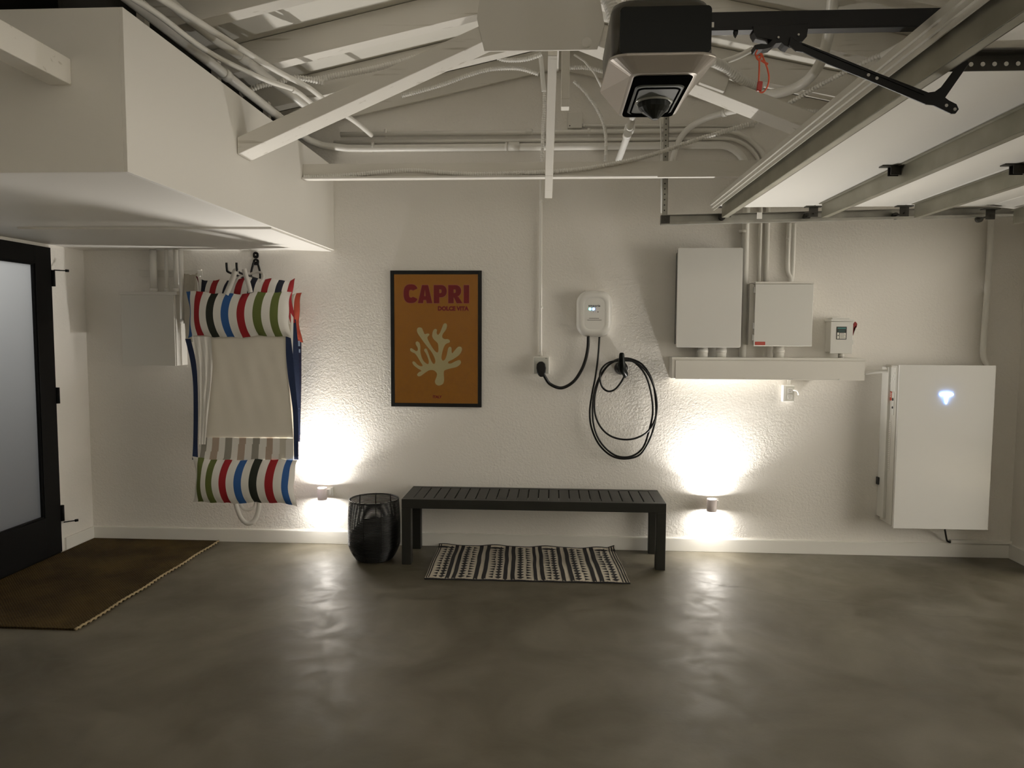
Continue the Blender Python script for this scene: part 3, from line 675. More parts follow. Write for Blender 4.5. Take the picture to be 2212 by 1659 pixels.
coil_px = [(1295, 728), (1292, 770), (1286, 815), (1279, 850), (1274, 890), (1278, 925), (1294, 960), (1320, 984), (1350, 991), (1382, 982), (1403, 950), (1416, 905), (1416, 862), (1408, 820), (1390, 790), (1368, 777), (1345, 774),
           (1322, 782), (1302, 803), (1287, 835), (1280, 880), (1284, 925), (1301, 960), (1330, 984), (1362, 986), (1388, 968), (1402, 930), (1410, 890), (1406, 848), (1394, 810), (1372, 784), (1346, 776),
           (1318, 786), (1298, 812), (1286, 850), (1285, 890), (1296, 920), (1316, 940), (1343, 949), (1372, 947), (1398, 933), (1414, 908), (1419, 875), (1413, 838), (1398, 805), (1373, 783), (1345, 779),
           (1316, 783), (1299, 798), (1296, 818), (1301, 836), (1313, 845), (1327, 842), (1340, 828), (1349, 812)]
N = len(coil_px)
coil = [WY(x, y, -0.05-0.02*min(1, i/4) - (0.028*max(0, i-16)/(N-16)) - 0.006*math.sin(i*0.7)) for i, (x, y) in enumerate(coil_px)]
MB().tube(spline(coil, 10), 0.0068, 10).build('charging_cable', RUBBER, E_, 'long coiled black charging cable')
H = thing('cable_holster', 'round black wall holster carrying the coiled charging cable', 'cable holder', (c0.x, 0, c0.z))
MB().lathe([(0.0, -0.001), (0.046, -0.002), (0.046, -0.03), (0.036, -0.045), (0.034, -0.12), (0.026, -0.125), (0.0, -0.125)], (c0.x, 0, c0.z-0.004), (0, 1, 0), 28).build('cup', RUBBER, H)
cn = MB(); a = WY(1343, 766, -0.17); b = WY(1343, 782, -0.16); c_ = WY(1344, 797, -0.15); d_ = WY(1350, 807, -0.125); e_ = WY(1350, 815, -0.11)
cn.tube(spline([a+Vector((0, 0, .01)), a, b, c_, d_, e_], 6), [0.011, .0125, .014, .015, .0155, .017, .017, .0185, .019, .020, .021, .022, .023, .025, .026, .026, .026, .026, .025, .0245, .024, .0235, .023, .022, .021, .020, .019, .0165, .013, .0098, .009], 14)
cn.build('charging_connector', GLOSSBLK, E_, 'black pistol-grip connector at the end of the cable', merge=False)
O = thing('power_outlet', 'square white outlet box with the black charger plug in it', 'outlet', (-0.08, 0, 1.26))
ox0, ox1, oz0, oz1 = -0.139, -0.025, 1.257, 1.380
MB().bx(ox0, ox1, -0.05, -0.001, oz0, oz1).build('box', PIPE, O, bevel=0.004)
MB().bx(ox0+0.006, ox1-0.006, -0.054, -0.05, oz0+0.003, oz1-0.007).build('cover_plate', mat('steel_cover', (0.5, 0.5, 0.46), 0.4, 0.3), O, 'grey cover plate', bevel=0.002)
for x, z in ((ox1-0.025, oz1-0.012), (ox0+0.027, oz0+0.012)): MB().cyl((x, -0.054, z), (x, -0.056, z), 0.003, 10).build('screw', INK, O)

def conduit(P_, r, label, name='conduit', couplings=(), straps=(), m_=None, rows=10, group=None):
    T = thing(name, label, 'conduit', P_[0], group)
    MB().tube(P_ if rows == 0 else spline(P_, rows), r, 14).build('pipe', m_ or PIPE, T)
    for a, b in couplings: MB().cyl(a, b, r*1.22, 16).build('coupling', m_ or PIPE, T)
    for a, ax in straps:      # strap ring around the pipe plus its ear
        a = Vector(a); ax = Vector(ax).normalized()
        s_ = MB(); s_.cyl(a-ax*0.009, a+ax*0.009, r*1.18, 16)
        ear = Vector((0, 0, -1)) if abs(ax.z) < 0.5 else Vector((1, 0, 0))
        s_.beam(a+ear*r, a+ear*(r+0.022), 0.016, 0.004, up=(0, 1, 0)); s_.build('strap', m_ or PIPE, T)
    return T
def straight(a, b): return [Vector(a), Vector(b)]
cx_ = WY(1170, 600, -0.02).x
conduit([WY(1169, 345, -0.02), WY(1168, 660, -0.02), Vector((cx_-0.003, -0.02, 1.382))], 0.0105, 'thin vertical white conduit dropping to the charger outlet', couplings=[(Vector((cx_-0.003, -0.022, 1.382)), Vector((cx_-0.003, -0.022, 1.41)))],
        straps=[(WY(1169, 435, -0.02), (0, 0, 1)), (WY(1169, 664, -0.02), (0, 0, 1))])

# ------------------------------------------------------------------ electrical boxes on the back wall
def ebox(name, label, cat, x0, x1, z0, z1, d, body, lid, lid_over=0.008, hood=True):
    T = thing(name, label, cat, ((x0+x1)/2, 0, z0))
    MB().bx(x0+lid_over, x1-lid_over, -d+0.012, -0.001, z0+lid_over, z1-0.004).build('enclosure', body, T, bevel=0.002)
    MB().bx(x0, x1, -d, -d+0.012, z0, z1-(0.016 if hood else 0)).build('cover', lid, T, bevel=0.002)
    if hood: MB().bx(x0-0.002, x1+0.002, -d-0.004, -0.002, z1-0.014, z1).build('hood', body, T, bevel=0.002)
    return T
G = thing('energy_gateway', 'tall white glass-fronted energy gateway box above the steel wireway', 'electrical box', (1.05, 0, 1.45))
MB().bx(0.845, 1.252, -0.135, -0.001, 1.47, 2.10).build('enclosure', mat('gateway_body', (0.10, 0.10, 0.095), 0.5), G, bevel=0.004)
MB().loft([[Vector((a, y, b)) for a, b in rrect(0.832, 1.262, 1.452, 2.118, 0.01, 3)] for y in (-0.16, -0.136)]).build('glass_front', WGLASS, G, bevel=0.001)
pb = ebox('electrical_panel', 'square grey electrical cabinet with a small red sticker', 'electrical box', 1.351, 1.733, 1.463, 1.894, 0.155, BOXP, GREYBOX)
MB().bx(1.328, 1.359, -0.10, -0.001, 1.468, 1.885).build('side_flange', BOXP, pb, bevel=0.002)
s_ = WY(1633, 740, -0.156); sk = MB().bx(1.358, 1.425, -0.1562, -0.155, 1.47, 1.492).build('warning_sticker', RED, pb, 'red warning sticker')
mk = MB()
for z in (1.476, 1.481, 1.486): mk.bx(1.364, 1.419, -0.1566, -0.1562, z-0.0007, z+0.0007)
mk.build('print', mat('sticker_print', (0.5, 0.25, 0.2), 0.5), pb)
for z in (1.52, 1.60, 1.84): MB().bx(1.343, 1.352, -0.15, -0.13, z-0.02, z+0.02).build('latch', GREYBOX, pb)
ds = ebox('safety_switch', 'small grey switch box with a red handle and dark label', 'electrical box', 1.868, 2.014, 1.415, 1.645, 0.12, GREYBOX, GREYBOX)
ds2 = MB().prism([(0, 0), (0.018, 0.006), (0.022, 0.03), (0.010, 0.046), (-0.002, 0.03), (-0.006, -0.045), (-0.012, -0.05)], (2.028, -0.10, 1.585), (1, 0, 0), (0, 0, 1), (0, 0.02, 0)).build('handle', mat('dark_red_handle', (0.22, 0.012, 0.012), 0.4), ds, 'dark red handle', bevel=0.003)
MB().bx(2.008, 2.022, -0.12, -0.10, 1.477, 1.508).build('latch', GREYBOX, ds, bevel=0.002)
MB().bx(1.885, 2.0, -0.09, -0.002, 1.645, 1.657).build('top_hub', GREYBOX, ds, bevel=0.002)
lx0, lx1, lz0, lz1 = 1.905, 1.972, 1.510, 1.596
lb = MB(); lb.bx(lx0, lx1, -0.1212, -0.12, lz0, lz1).build('label_plate', mat('black_label', (0.02, 0.022, 0.02), 0.4), ds, 'dark printed label')
lb2 = MB(); lb2.bx(lx0+0.006, lx1-0.006, -0.1216, -0.1212, lz1-0.016, lz1-0.006, 1); lb2.bx(lx0+0.022, lx1-0.005, -0.1216, -0.1212, lz0+0.005, lz0+0.044, 0); lb2.bx(lx0+0.005, lx0+0.018, -0.1216, -0.1212, lz0+0.005, lz0+0.046, 0)
for k in range(6): lb2.bx(lx0+0.024, lx1-0.008-0.004*(k % 3), -0.1219, -0.1216, lz0+0.010+k*0.0058, lz0+0.0118+k*0.0058, 2)
for k in range(3): lb2.bx(lx0+0.010+0.002*k, lx1-0.012, -0.1216, -0.1212, lz1-0.036+k*0.006, lz1-0.0345+k*0.006, 1)
lb2.cyl((lx0+0.0115, -0.1216, lz0+0.027), (lx0+0.0115, -0.122, lz0+0.027), 0.004, 10, 2)
lb2.build('label_print', [LABELW, GREENM, INK], ds, 'white and teal printing on the label')
Wy = thing('wireway', 'long horizontal painted steel wireway under the electrical boxes', 'wireway', (1.45, 0, 1.23))
wz0, wz1 = 1.234, 1.384
MB().bx(0.812, 2.099, -0.125, -0.001, wz0+0.004, wz1-0.002).build('trough', BOXP, Wy, bevel=0.002)
MB().bx(0.836, 2.097, -0.130, -0.125, wz0, wz1-0.022).build('cover', BOXP, Wy, bevel=0.001)
MB().bx(0.81, 2.102, -0.133, -0.002, wz1-0.016, wz1).build('top_lip', BOXP, Wy, bevel=0.001)
for px in (1510, 1610, 1711, 1813):
    c_ = WY(px, 819, -0.13); MB().cyl((c_.x, -0.131, wz0+0.005), (c_.x, -0.136, wz0+0.005), 0.005, 10).build('screw', GREYBOX, Wy)
def nipple(px, z0, z1, r, lb, Y=-0.07):
    x = WY(px, 760, Y).x; T = thing('conduit_nipple', lb, 'conduit', (x, Y, z0), 'short conduits into the wireway')
    MB().cyl((x, Y, z0), (x, Y, z1), r, 20).build('pipe', PIPE, T); MB().cyl((x, Y, (z0+z1)/2-0.012), (x, Y, (z0+z1)/2+0.012), r*1.08, 20).build('coupling', PIPE, T)
nipple(1518, wz1, 1.469, 0.034, 'short fat pipe under the glass-fronted gateway box, left of two')
nipple(1558, wz1, 1.469, 0.034, 'short fat pipe under the glass-fronted gateway box, right of two')
nipple(1682, wz1, 1.47, 0.036, 'short fat pipe under the grey cabinet with the red sticker')
nipple(1817, wz1, 1.42, 0.018, 'short thin pipe under the switch box with the red handle', -0.06)
O2 = thing('power_outlet', 'white duplex outlet box hanging below the steel wireway', 'outlet', (1.63, 0, 1.075))
MB().bx(1.588, 1.664, -0.05, -0.001, 1.078, 1.192).build('box', WPLAST, O2, bevel=0.003)
MB().bx(1.600, 1.662, -0.053, -0.05, 1.084, 1.186).build('cover_plate', mat('outlet_plate', (0.56, 0.55, 0.50), 0.4), O2, 'grey cover plate', bevel=0.001)
oc = MB()
for zc in (1.156, 1.112):
    oc.prism(rrect(1.614, 1.650, zc-0.017, zc+0.017, 0.008, 4), (0, -0.053, 0), (1, 0, 0), (0, 0, 1), (0, -0.002, 0), 0)
    oc.bx(1.625, 1.6265, -0.0555, -0.055, zc+0.002, zc+0.011, 1).bx(1.637, 1.6385, -0.0555, -0.055, zc+0.002, zc+0.011, 1); oc.cyl((1.632, -0.055, zc-0.007), (1.632, -0.0555, zc-0.007), 0.0025, 8, 1)
oc.build('socket', [WPLAST, INK], O2)
MB().cyl((1.632, -0.025, 1.19), (1.632, -0.025, wz0+0.004), 0.013, 16).build('pipe_stub', PIPE, O2)
cp = MB(); cp.tube(spline([Vector((1.655, -0.056, 1.160)), Vector((1.672, -0.075, 1.157)), Vector((1.684, -0.07, 1.138)), Vector((1.686, -0.062, 1.130))], 6), 0.006, 8)
cp.build('cable_stub', WPLAST, O2)
# battery
Q = thing('home_battery', 'large white glass-fronted home battery with a glowing blue-white logo', 'battery', (2.6, 0, 0.24))
qx0, qx1, qz0, qz1 = 2.285, 2.905, 0.246, 1.345
MB().bx(qx0-0.0, qx1-0.01, -0.185, -0.012, qz0+0.012, qz1-0.006).build('enclosure', mat('battery_side', (0.60, 0.585, 0.54), 0.35), Q, bevel=0.004)
MB().bx(qx0-0.018, qx0+0.0, -0.10, -0.001, qz0+0.04, qz1-0.02).build('mounting_rail', GREYBOX, Q, bevel=0.002)
MB().bx(qx0+0.005, qx1, -0.208, -0.187, qz0, qz1).build('glass_front', WGLASS, Q, bevel=0.002)
tx, tz = WY(2044, 857, -0.21).x, WY(2044, 857, -0.21).z
def tl(k, dy0, dy1, mm, nm, lb):
    ol = [(-.044, .018), (-.030, .026), (0, .030), (.030, .026), (.044, .018), (.038, .008), (.022, .010), (.013, .006), (.004, -.040), (0, -.048), (-.004, -.040), (-.013, .006), (-.022, .010), (-.038, .008)]
    return MB().prism([(a*k, b*k) for a, b in ol], (tx, dy0, tz), (1, 0, 0), (0, 0, 1), (0, dy1-dy0, 0)).build(nm, mm, Q, lb)
tl(1.0, -0.2085, -0.2165, TLOGO, 'logo', 'glowing T-shaped logo'); tl(0.93, -0.2165, -0.2172, TLOGOW, 'logo_face', 'bright white face of the logo')
# label and bracket on the battery's left side
sd = MB(); sd.bx(qx0-0.002, qx0-0.0005, -0.175, -0.06, qz1-0.18, qz1-0.02, 0)
for y, z in ((-.15, .06), (-.13, .08), (-.15, .10), (-.11, .095), (-.13, .12), (-.10, .13)): sd.cyl((qx0-0.002, y, qz1-z), (qx0-0.004, y, qz1-z), 0.006, 10, 1)
sd.build('side_plate', [GREYBOX, WPLAST], Q)
s2 = MB(); s2.bx(qx0-0.0026, qx0-0.0006, -0.125, -0.03, qz1-0.245, qz1-0.185, 0); s2.build('warning_sticker', mat('red_sticker', (0.45, 0.06, 0.03), 0.5), Q, 'red and white warning sticker')
s2 = MB()
for k, z in enumerate((0.196, 0.208, 0.220)): s2.bx(qx0-0.0032, qx0-0.0026, -0.12, -0.045-0.006*k, qz1-z-0.003, qz1-z+0.003, 0)
s2.bx(qx0-0.0026, qx0-0.0006, -0.16, -0.128, qz1-0.34, qz1-0.19, 1); s2.cyl((qx0-0.0026, -0.144, qz1-0.235), (qx0-0.005, -0.144, qz1-0.235), 0.010, 12, 2); s2.cyl((qx0-0.0026, -0.144, qz1-0.29), (qx0-0.005, -0.144, qz1-0.29), 0.008, 12, 2)
s2.build('switch_plate', [LABELW, GREYBOX, INK], Q)
s3 = MB(); s3.bx(qx0-0.0018, qx0-0.0006, -0.13, -0.04, qz0+0.38, qz0+0.72, 0)
for k in range(26): s3.bx(qx0-0.0024, qx0-0.0018, -0.125, -0.055-0.02*((k*7) % 3)/3, qz0+0.39+k*0.0125, qz0+0.394+k*0.0125, 1)
s3.build('rating_label', [LABELW, LABELG], Q, 'white rating label with grey print')
MB().bx(qx0-0.03, qx0-0.018, -0.03, -0.002, qz0+0.26, qz0+0.31).build('latch', INK, Q)
conduit([WY(1868, 806, -0.05), WY(1890, 803, -0.06), WY(1912, 802, -0.08), WY(1928, 802, -0.09)], 0.0125, 'short curved white conduit linking the wireway to the battery')
conduit([WY(2141, 474, -0.03), WY(2137, 560, -0.03), WY(2131, 650, -0.03), WY(2124, 740, -0.03), WY(2124, 770, -0.035), WY(2133, 790, -0.045)], 0.019, 'vertical white conduit rising from the top of the battery')
cb = MB(); cb.tube(spline([WY(2041, 1142, -0.12), WY(2043, 1155, -0.06), WY(2046, 1168, -0.02), WY(2053, 1171.5, -0.02)], 8), 0.006, 8)
o = cb.build('cable', RUBBER); tag(o, 'short black cable dropping from the underside of the battery', 'cable')
o = MB().bx(WY(2052, 1165, -0.01).x, XR-0.001, -0.026, -0.001, 0.099, 0.122).build('cable_raceway', BASE, bevel=0.003); tag(o, 'narrow white cable raceway on top of the baseboard below the battery', 'raceway')

# conduits from the roof space down to the boxes (nested bends on the wall)
def bend_run(z, xs, xdown, zend, r, R_, Y):
    P_ = [Vector((xs, Y, z)), Vector((xdown-R_, Y, z))]
    for k in range(1, 9):
        q = PI/2*k/8; P_.append(Vector((xdown-R_+R_*math.sin(q), Y, z-R_+R_*math.cos(q))))
    P_.append(Vector((xdown, Y, zend))); return P_
X1 = WY(1608, 600, -0.03).x; X2 = WY(1642, 550, -0.03).x; X3 = WY(1657, 550, -0.03).x; X4 = WY(1703, 560, -0.03).x; X5 = WY(1714, 560, -0.03).x
conduit([Vector((-1.70, -2.9, 2.865)), Vector((-1.70, -0.32, 2.865)), Vector((-1.685, -0.16, 2.855)), Vector((-1.62, -0.07, 2.84)), Vector((-1.45, -0.032, 2.828))] + bend_run(2.825, -1.3, X1, wz1, 0.026, 0.20, -0.032), 0.025,
        'thickest white pipe running over the soffit box and along the back wall to the wireway', rows=0,
        couplings=[(Vector((-1.70, -1.42, 2.865)), Vector((-1.70, -1.36, 2.865))), (WY(1098, 316, -0.032), WY(1122, 316, -0.032))],
        straps=[(WY(806, 316, -0.032), (1, 0, 0)), (WY(1094, 317, -0.032), (1, 0, 0)), (WY(1606, 500, -0.03), (0, 0, 1))])
conduit(bend_run(2.872, -1.55, X2, 1.894, 0.013, 0.26, -0.018), 0.013, 'thin white conduit, second from the bottom of the row on the back wall', rows=0)
conduit(bend_run(2.925, -1.5, X3, 1.894, 0.016, 0.33, -0.022), 0.0165, 'white conduit, third from the bottom of the row on the back wall', rows=0, couplings=[(WY(1135, 285, -0.022), WY(1150, 285, -0.022))],
        straps=[(WY(1272, 283, -0.022), (1, 0, 0)), (WY(1552, 284, -0.022), (1, 0, 0)), (WY(834, 285, -0.022), (1, 0, 0))])
conduit([Vector((X4, -0.022, 2.30)), Vector((X4, -0.022, 2.0)), Vector((X4+0.02, -0.026, 1.93)), Vector((X4+0.02, -0.03, 1.894))], 0.015, 'left of the two thin conduits entering the right half of the grey cabinet', straps=[(WY(1702, 517, -0.022), (0, 0, 1))])
conduit([Vector((X5, -0.022, 2.30)), Vector((X5, -0.022, 1.99)), Vector((X5-0.005, -0.026, 1.894))], 0.013, 'right of the two thin conduits entering the right half of the grey cabinet')
jb = thing('junction_box', 'small square white junction box high on the back wall', 'junction box', (0.135, 0, 2.948))
MB().bx(0.087, 0.183, -0.04, -0.001, 2.948, 3.052).build('box', BOXP, jb, bevel=0.002); MB().cyl((0.10, -0.041, 2.962), (0.10, -0.044, 2.962), 0.004, 10).build('screw', INK, jb)
conduit([Vector((0.184, -0.02, 2.968)), Vector((1.35, -0.02, 2.955))], 0.010, 'thin white conduit running right from the small junction box', rows=0, couplings=[(Vector((0.184, -0.02, 2.968)), Vector((0.205, -0.02, 2.968)))])

# pipes over the soffit box
conduit([WX(330, -30, -1.66), WX(400, 33, -1.66), WX(465, 85, -1.65), WX(531, 130, -1.64), WX(586, 173, -1.62), WY(640, 213, -0.85), WY(680, 243, -0.7)], 0.023, 'middle of the white pipes over the soffit box, ending by the brace',
        couplings=[(WX(515, 119, -1.645), WX(531, 130, -1.64))])
conduit([WX(330, -14, -1.55), WX(420, 42, -1.55), WX(494, 89, -1.55), WY(596, 152, -1.25), WY(669, 191, -1.0), WY(715, 228, -0.75), WY(770, 265, -0.45), WY(802, 292, -0.2)], 0.015, 'uppermost white pipe over the soffit box, bending toward the back wall')
conduit([WX(280, -8, -1.62), WX(342, 32, -1.62), WX(427, 97, -1.61), WX(490, 134, -1.60), WY(575, 173, -1.35), WY(632, 193, -1.15), WY(662, 214, -1.0), WY(695, 243, -0.8)], 0.013, 'thin bowed white pipe between the two thick pipes over the soffit box',
        couplings=[(WY(630, 192, -1.16), WY(637, 196, -1.12))])
def flex(px, Ys, r, label, pitch=0.015, group='corrugated flexible conduits'):
    P_ = ylist(px, Ys); mb = flex_mb(P_, r, pitch); o = mb.build('flexible_conduit', PIPE); return tag(o, label, 'flexible conduit', group)
flex([(640, 172), (690, 171), (724, 164), (780, 154), (827, 144), (890, 127), (958, 107)], -0.80, 0.016, 'corrugated white conduit following the left rafter behind the sloping brace')
flex([(520, 205), (560, 186), (600, 178), (640, 168), (700, 178)], [-1.0, -1.0, -.95, -.9, -.85], 0.015, 'corrugated conduit end poking out of the dark gap over the soffit box')
flex([(868, 207), (910, 196), (961, 181), (1010, 163), (1058, 150), (1108, 147), (1135, 151), (1163, 160)], -0.10, 0.013, 'corrugated white conduit arching along the back wall left of the slanting board')
flex([(1030, 108), (1060, 118), (1085, 128), (1110, 130), (1140, 127), (1170, 117)], -0.16, 0.014, 'short corrugated conduit just under the plywood plate')
flex([(1176, 196), (1176, 235), (1173, 270), (1172, 310), (1171, 352)], -0.07, 0.011, 'vertical corrugated conduit just left of the slanting board')
conduit([WY(1168, 122, -0.12), WY(1171, 155, -0.10), WY(1175, 198, -0.075)], 0.016, 'short smooth white pipe joining two corrugated conduits by the slanting board')
flex([(1240, 176), (1262, 197), (1285, 228), (1302, 262), (1309, 300), (1308, 350)], [-0.08, -.08, -.08, -.09, -.09, -.09], 0.011, 'corrugated conduit curving down the back wall right of the junction box')
flex([(1231, 146), (1262, 146), (1290, 151), (1325, 163)], -0.10, 0.013, 'short corrugated conduit behind the garage door opener')
flex([(657, 383), (700, 381), (760, 378), (830, 371), (890, 368), (950, 372), (1020, 376), (1100, 375), (1180, 371), (1250, 366), (1320, 355), (1400, 337), (1480, 310), (1560, 285), (1640, 262)],
     [-.648]*12 + [-.66, -.70, -.72], 0.0125, 'long corrugated white conduit lying along the horizontal joist', 0.014)
flex([(1700, 226), (1760, 190), (1820, 158), (1880, 128), (1912, 116)], [-1.0, -1.1, -1.2, -1.3, -1.35], 0.012, 'corrugated conduit rising to the right behind the door opener arm')
conduit([WY(1906, 120, -1.35), WY(1950, 96, -1.45), WY(2010, 62, -1.6)], 0.018, 'short smooth white pipe above the edge of the raised garage door')
flex([(1540, 133), (1570, 148), (1600, 172), (1640, 190)], [-1.7, -1.65, -1.6, -1.5], 0.021, 'thick corrugated conduit emerging right of the garage door opener', 0.014)
flex([(1300, -25), (1318, 10), (1326, 40), (1334, 64)], -1.8, 0.028, 'fat corrugated duct above the opener, left of two', 0.014)
flex([(1330, -30), (1365, -2), (1392, 14), (1410, 22)], -1.8, 0.028, 'fat corrugated duct above the opener, right of two', 0.014)
flex([(1725, 236), (1760, 240), (1800, 243)], -0.06, 0.012, 'short corrugated conduit end by the right roof slope')
conduit([WY(1800, -20, -1.9), WY(1795, 40, -1.8), WY(1785, 95, -1.7), WY(1768, 143, -1.55), WY(1735, 180, -1.4), WY(1690, 199, -1.3), WY(1640, 204, -1.2), WY(1600, 196, -1.1)], 0.024, 'wide white pipe sweeping in a bend under the right roof slope')
conduit([WY(1555, 136, -1.5), WY(1590, 124, -1.5), WY(1626, 106, -1.5)], 0.013, 'thin white pipe crossing behind the red release cord')
conduit([WY(1592, 238, -0.35), WY(1560, 245, -0.25), WY(1525, 256, -0.15), WY(1492, 274, -0.08), WY(1470, 298, -0.05), WY(1459, 325, -0.05), WY(1452, 350, -0.05)], 0.020, 'white pipe curving down onto the back wall right of the hanging strap', couplings=[(WY(1570, 243, -0.28), WY(1562, 245, -0.255))])
sc2 = thing('vent_pipe', 'bright white vertical pipe with a screw collar below the opener', 'pipe', WY(1335, 350, -0.35))
MB().tube([WY(1336, 346, -0.30), WY(1353, 300, -0.50), WY(1364, 262, -0.70), WY(1368, 240, -0.80)], 0.021, 18).build('pipe', WPLAST, sc2)
for a, b, r in (((1361, 274), (1358, 283), 0.031), ((1356, 288), (1354, 294), 0.026)): MB().cyl(WY(*a, -0.62), WY(*b, -0.58), r, 18).build('collar', WPLAST, sc2)
o = MB().tube(ylist([(1426, 240), (1429, 320), (1429, 460)], [-0.30, -0.30, -0.30]), 0.005, 8).build('wire', PIPE); tag(o, 'thin straight white wire beside the perforated hanging strap', 'wire')
o = MB().tube(ylist([(1240, 118), (1262, 132), (1284, 158), (1300, 190)], -0.3), 0.006, 8).build('wire', PIPE); tag(o, 'white wire looping down right of the plywood plate', 'wire')
wr_ = MB()
for dy in (0, 7): wr_.tube(spline([WY(x, y+dy*k, -1.56) for x, y, k in ((508, 322, 1), (545, 300, .6), (600, 270, 1), (640, 262, .3), (700, 234, 1), (760, 205, .4), (850, 165, 1), (930, 118, .5), (1010, 78, 1), (1036, 66, .4))], 10), 0.0035, 6)
o = wr_.build('cable', mat('painted_cable', (0.6, 0.58, 0.52), 0.5)); tag(o, 'pair of thin cables lying along the top of the left truss web', 'cable')

# ------------------------------------------------------------------ breaker panel by the left door
mp_ = thing('breaker_panel', 'pale metal breaker panel on the wall beside the pool floats', 'electrical box', (-2.85, 0, 1.30))
MB().bx(-3.047, -2.655, -0.15, -0.001, 1.302, 1.80).build('enclosure', BOXP, mp_, bevel=0.003)
MB().bx(-3.05, -2.665, -0.155, -0.149, 1.30, 1.80).build('cover', BOXP, mp_, bevel=0.002)
MB().bx(-3.062, -2.640, -0.16, -0.002, 1.80, 1.822).build('hood', BOXP, mp_, bevel=0.002)
for px, r, z0, lb in ((331, 0.024, 1.822, 'thick white conduit entering the top of the breaker panel'), (359, 0.013, 1.822, 'thin white conduit just right of the thick one above the breaker panel'),
                  (380, 0.018, 1.822, 'white conduit at the right end of the breaker panel top'), (391, 0.017, 1.60, 'white conduit passing down the right side of the breaker panel')):
    x = WY(px, 560, -0.05).x; Y = -0.05 if px < 390 else -0.13
    if px > 390: x = WY(px, 560, Y).x
    conduit([Vector((x, Y, ZB-0.002)), Vector((x, Y, z0))], r, lb, rows=0, couplings=[(Vector((x, Y, z0)), Vector((x, Y, z0+0.03)))])
ch = MB(); a = WY(297, 583, -0.02); b = WY(434, 583, -0.02)
ch.bx(a.x, b.x, -0.020, -0.001, a.z-0.003, a.z+0.003).bx(a.x+0.02, b.x-0.01, -0.020, -0.001, a.z-0.048, a.z-0.042).bx(a.x, b.x, -0.003, -0.001, a.z-0.045, a.z)
o = ch.build('channel_strut', BOXP); tag(o, 'horizontal slotted channel strut behind the conduits above the breaker panel', 'channel strut')

# ------------------------------------------------------------------ pool floats on their hook
HK = thing('wall_hook', 'black double-armed wall hook holding the striped pool floats', 'hook', (-2.12, 0, 2.0))
hx, hz = WY(552, 556, -0.01).x, WY(552, 556, -0.01).z
hp = MB()
hp.prism(rrect(hx-0.020, hx+0.020, hz-0.008, hz+0.040, 0.019, 6), (0, -0.001, 0), (1, 0, 0), (0, 0, 1), (0, -0.008, 0)); hp.prism(rrect(hx-0.020, hx+0.022, hz-0.055, hz-0.010, 0.017, 6), (0, -0.001, 0), (1, 0, 0), (0, 0, 1), (0, -0.008, 0))
hp.build('mounting_plate', BLACK, HK)
for z in (hz+0.017, hz-0.028): MB().lathe([(0, -0.003), (0.006, -0.001), (0.006, 0)], (hx, -0.0095, z), (0, 1, 0), 10).build('screw', GALV, HK)
hr = MB(); zt = hz-0.09
for sg in (-1, 1):
    xa = hx+sg*0.012; xb = hx+sg*0.034
    hr.tube(spline([(xa, -0.012, hz-0.03), (xb-0.003*sg, -0.014, hz-0.10), (xb, -0.02, hz-0.148), (xb, -0.05, hz-0.158), (xb, -0.20, hz-0.150), (xb, -0.375, hz-0.135), (xb, -0.40, hz-0.115), (xb, -0.405, hz-0.075)], 6), 0.0078, 8)
hr.build('arm', BLACK, HK)
def pillow(mb, x0, x1, z0, z1, Y, T_, stripes, bow=0.02, wob=0.008, slant=0.0, seed=1, fl=0.035):
    """stripes: list of (fraction_end, material index)"""
    rnd = random.Random(seed); ph = [rnd.uniform(0, 6) for _ in range(4)]
    ends = [0]+[s_[0] for s_ in stripes]; us = []
    for a, b in zip(ends, ends[1:]):
        k = max(2, round((b-a)*40)); us += [(a+(b-a)*i/k) for i in range(k)]
    us.append(1.0); mids = []
    for a, b in zip(us, us[1:]):
        c_ = (a+b)/2; mids.append(next(mi for e, mi in stripes if c_ <= e+1e-6))
    NV = 20; nU = len(us)-1
    for side in (-1, 1):
        b0 = len(mb.v)
        for u in us:
            for j in range(NV+1):
                v = j/NV
                pu = max(0, 1-abs(2*u-1)**5)**0.5; fv = min(max((v-fl)/(1-2*fl), 0), 1); pv = max(0, math.sin(PI*fv))**0.55
                th = T_*pu*pv
                x = x0+(x1-x0)*u - bow*math.sin(PI*v)*(1 if side < 0 else 0.3)*(1-abs(2*u-1)**3) + slant*(1-v)
                ed = wob*(math.sin(u*9+ph[0])+0.7*math.sin(u*23+ph[1])+0.3*math.sin(u*51+ph[2]))+0.010*abs(2*u-1)**6*(1 if v > 0.5 else -1)
                xe_ = 0.024*math.sin(PI*v)**0.7*(1-2*u)*abs(2*u-1)**4+0.004*math.sin(v*11+ph[3])*abs(2*u-1)**6
                z = z0+(z1-z0)*v + ed*(abs(2*v-1)**2)
                wr__ = 0.0035*math.sin(u*70+v*5+ph[2])*(abs(2*v-1)**2)*pu
                mb.v.append(Vector((x+xe_, Y+side*(th+0.0015)+wr__, z)))
        for i in range(nU):
            for j in range(NV):
                a = b0+i*(NV+1)+j; mb.f.append([a, a+NV+1, a+NV+2, a+1]); mb.m.append(mids[i]); mb.s.append(True)
    # closed rim
    return mb
FMATS = [FW, FR, FDG, FB, FO, FN, FM, FG, FT, BEIGE, FOR]
def st_px(x0, x1, seq): return [((b-x0)/(x1-x0), mi) for b, mi in seq]
F1 = thing('pool_float', 'front striped pool float with blue and olive bands, hung nearest the viewer', 'pool float', (-2.1, -0.36, 0.36), 'pool floats on the wall hook')
YF1 = -0.37
tl_, br_ = WY(407, 634, YF1), WY(634, 726, YF1)
mb = MB(); x0, x1 = WY(404, 690, YF1).x, WY(631, 690, YF1).x
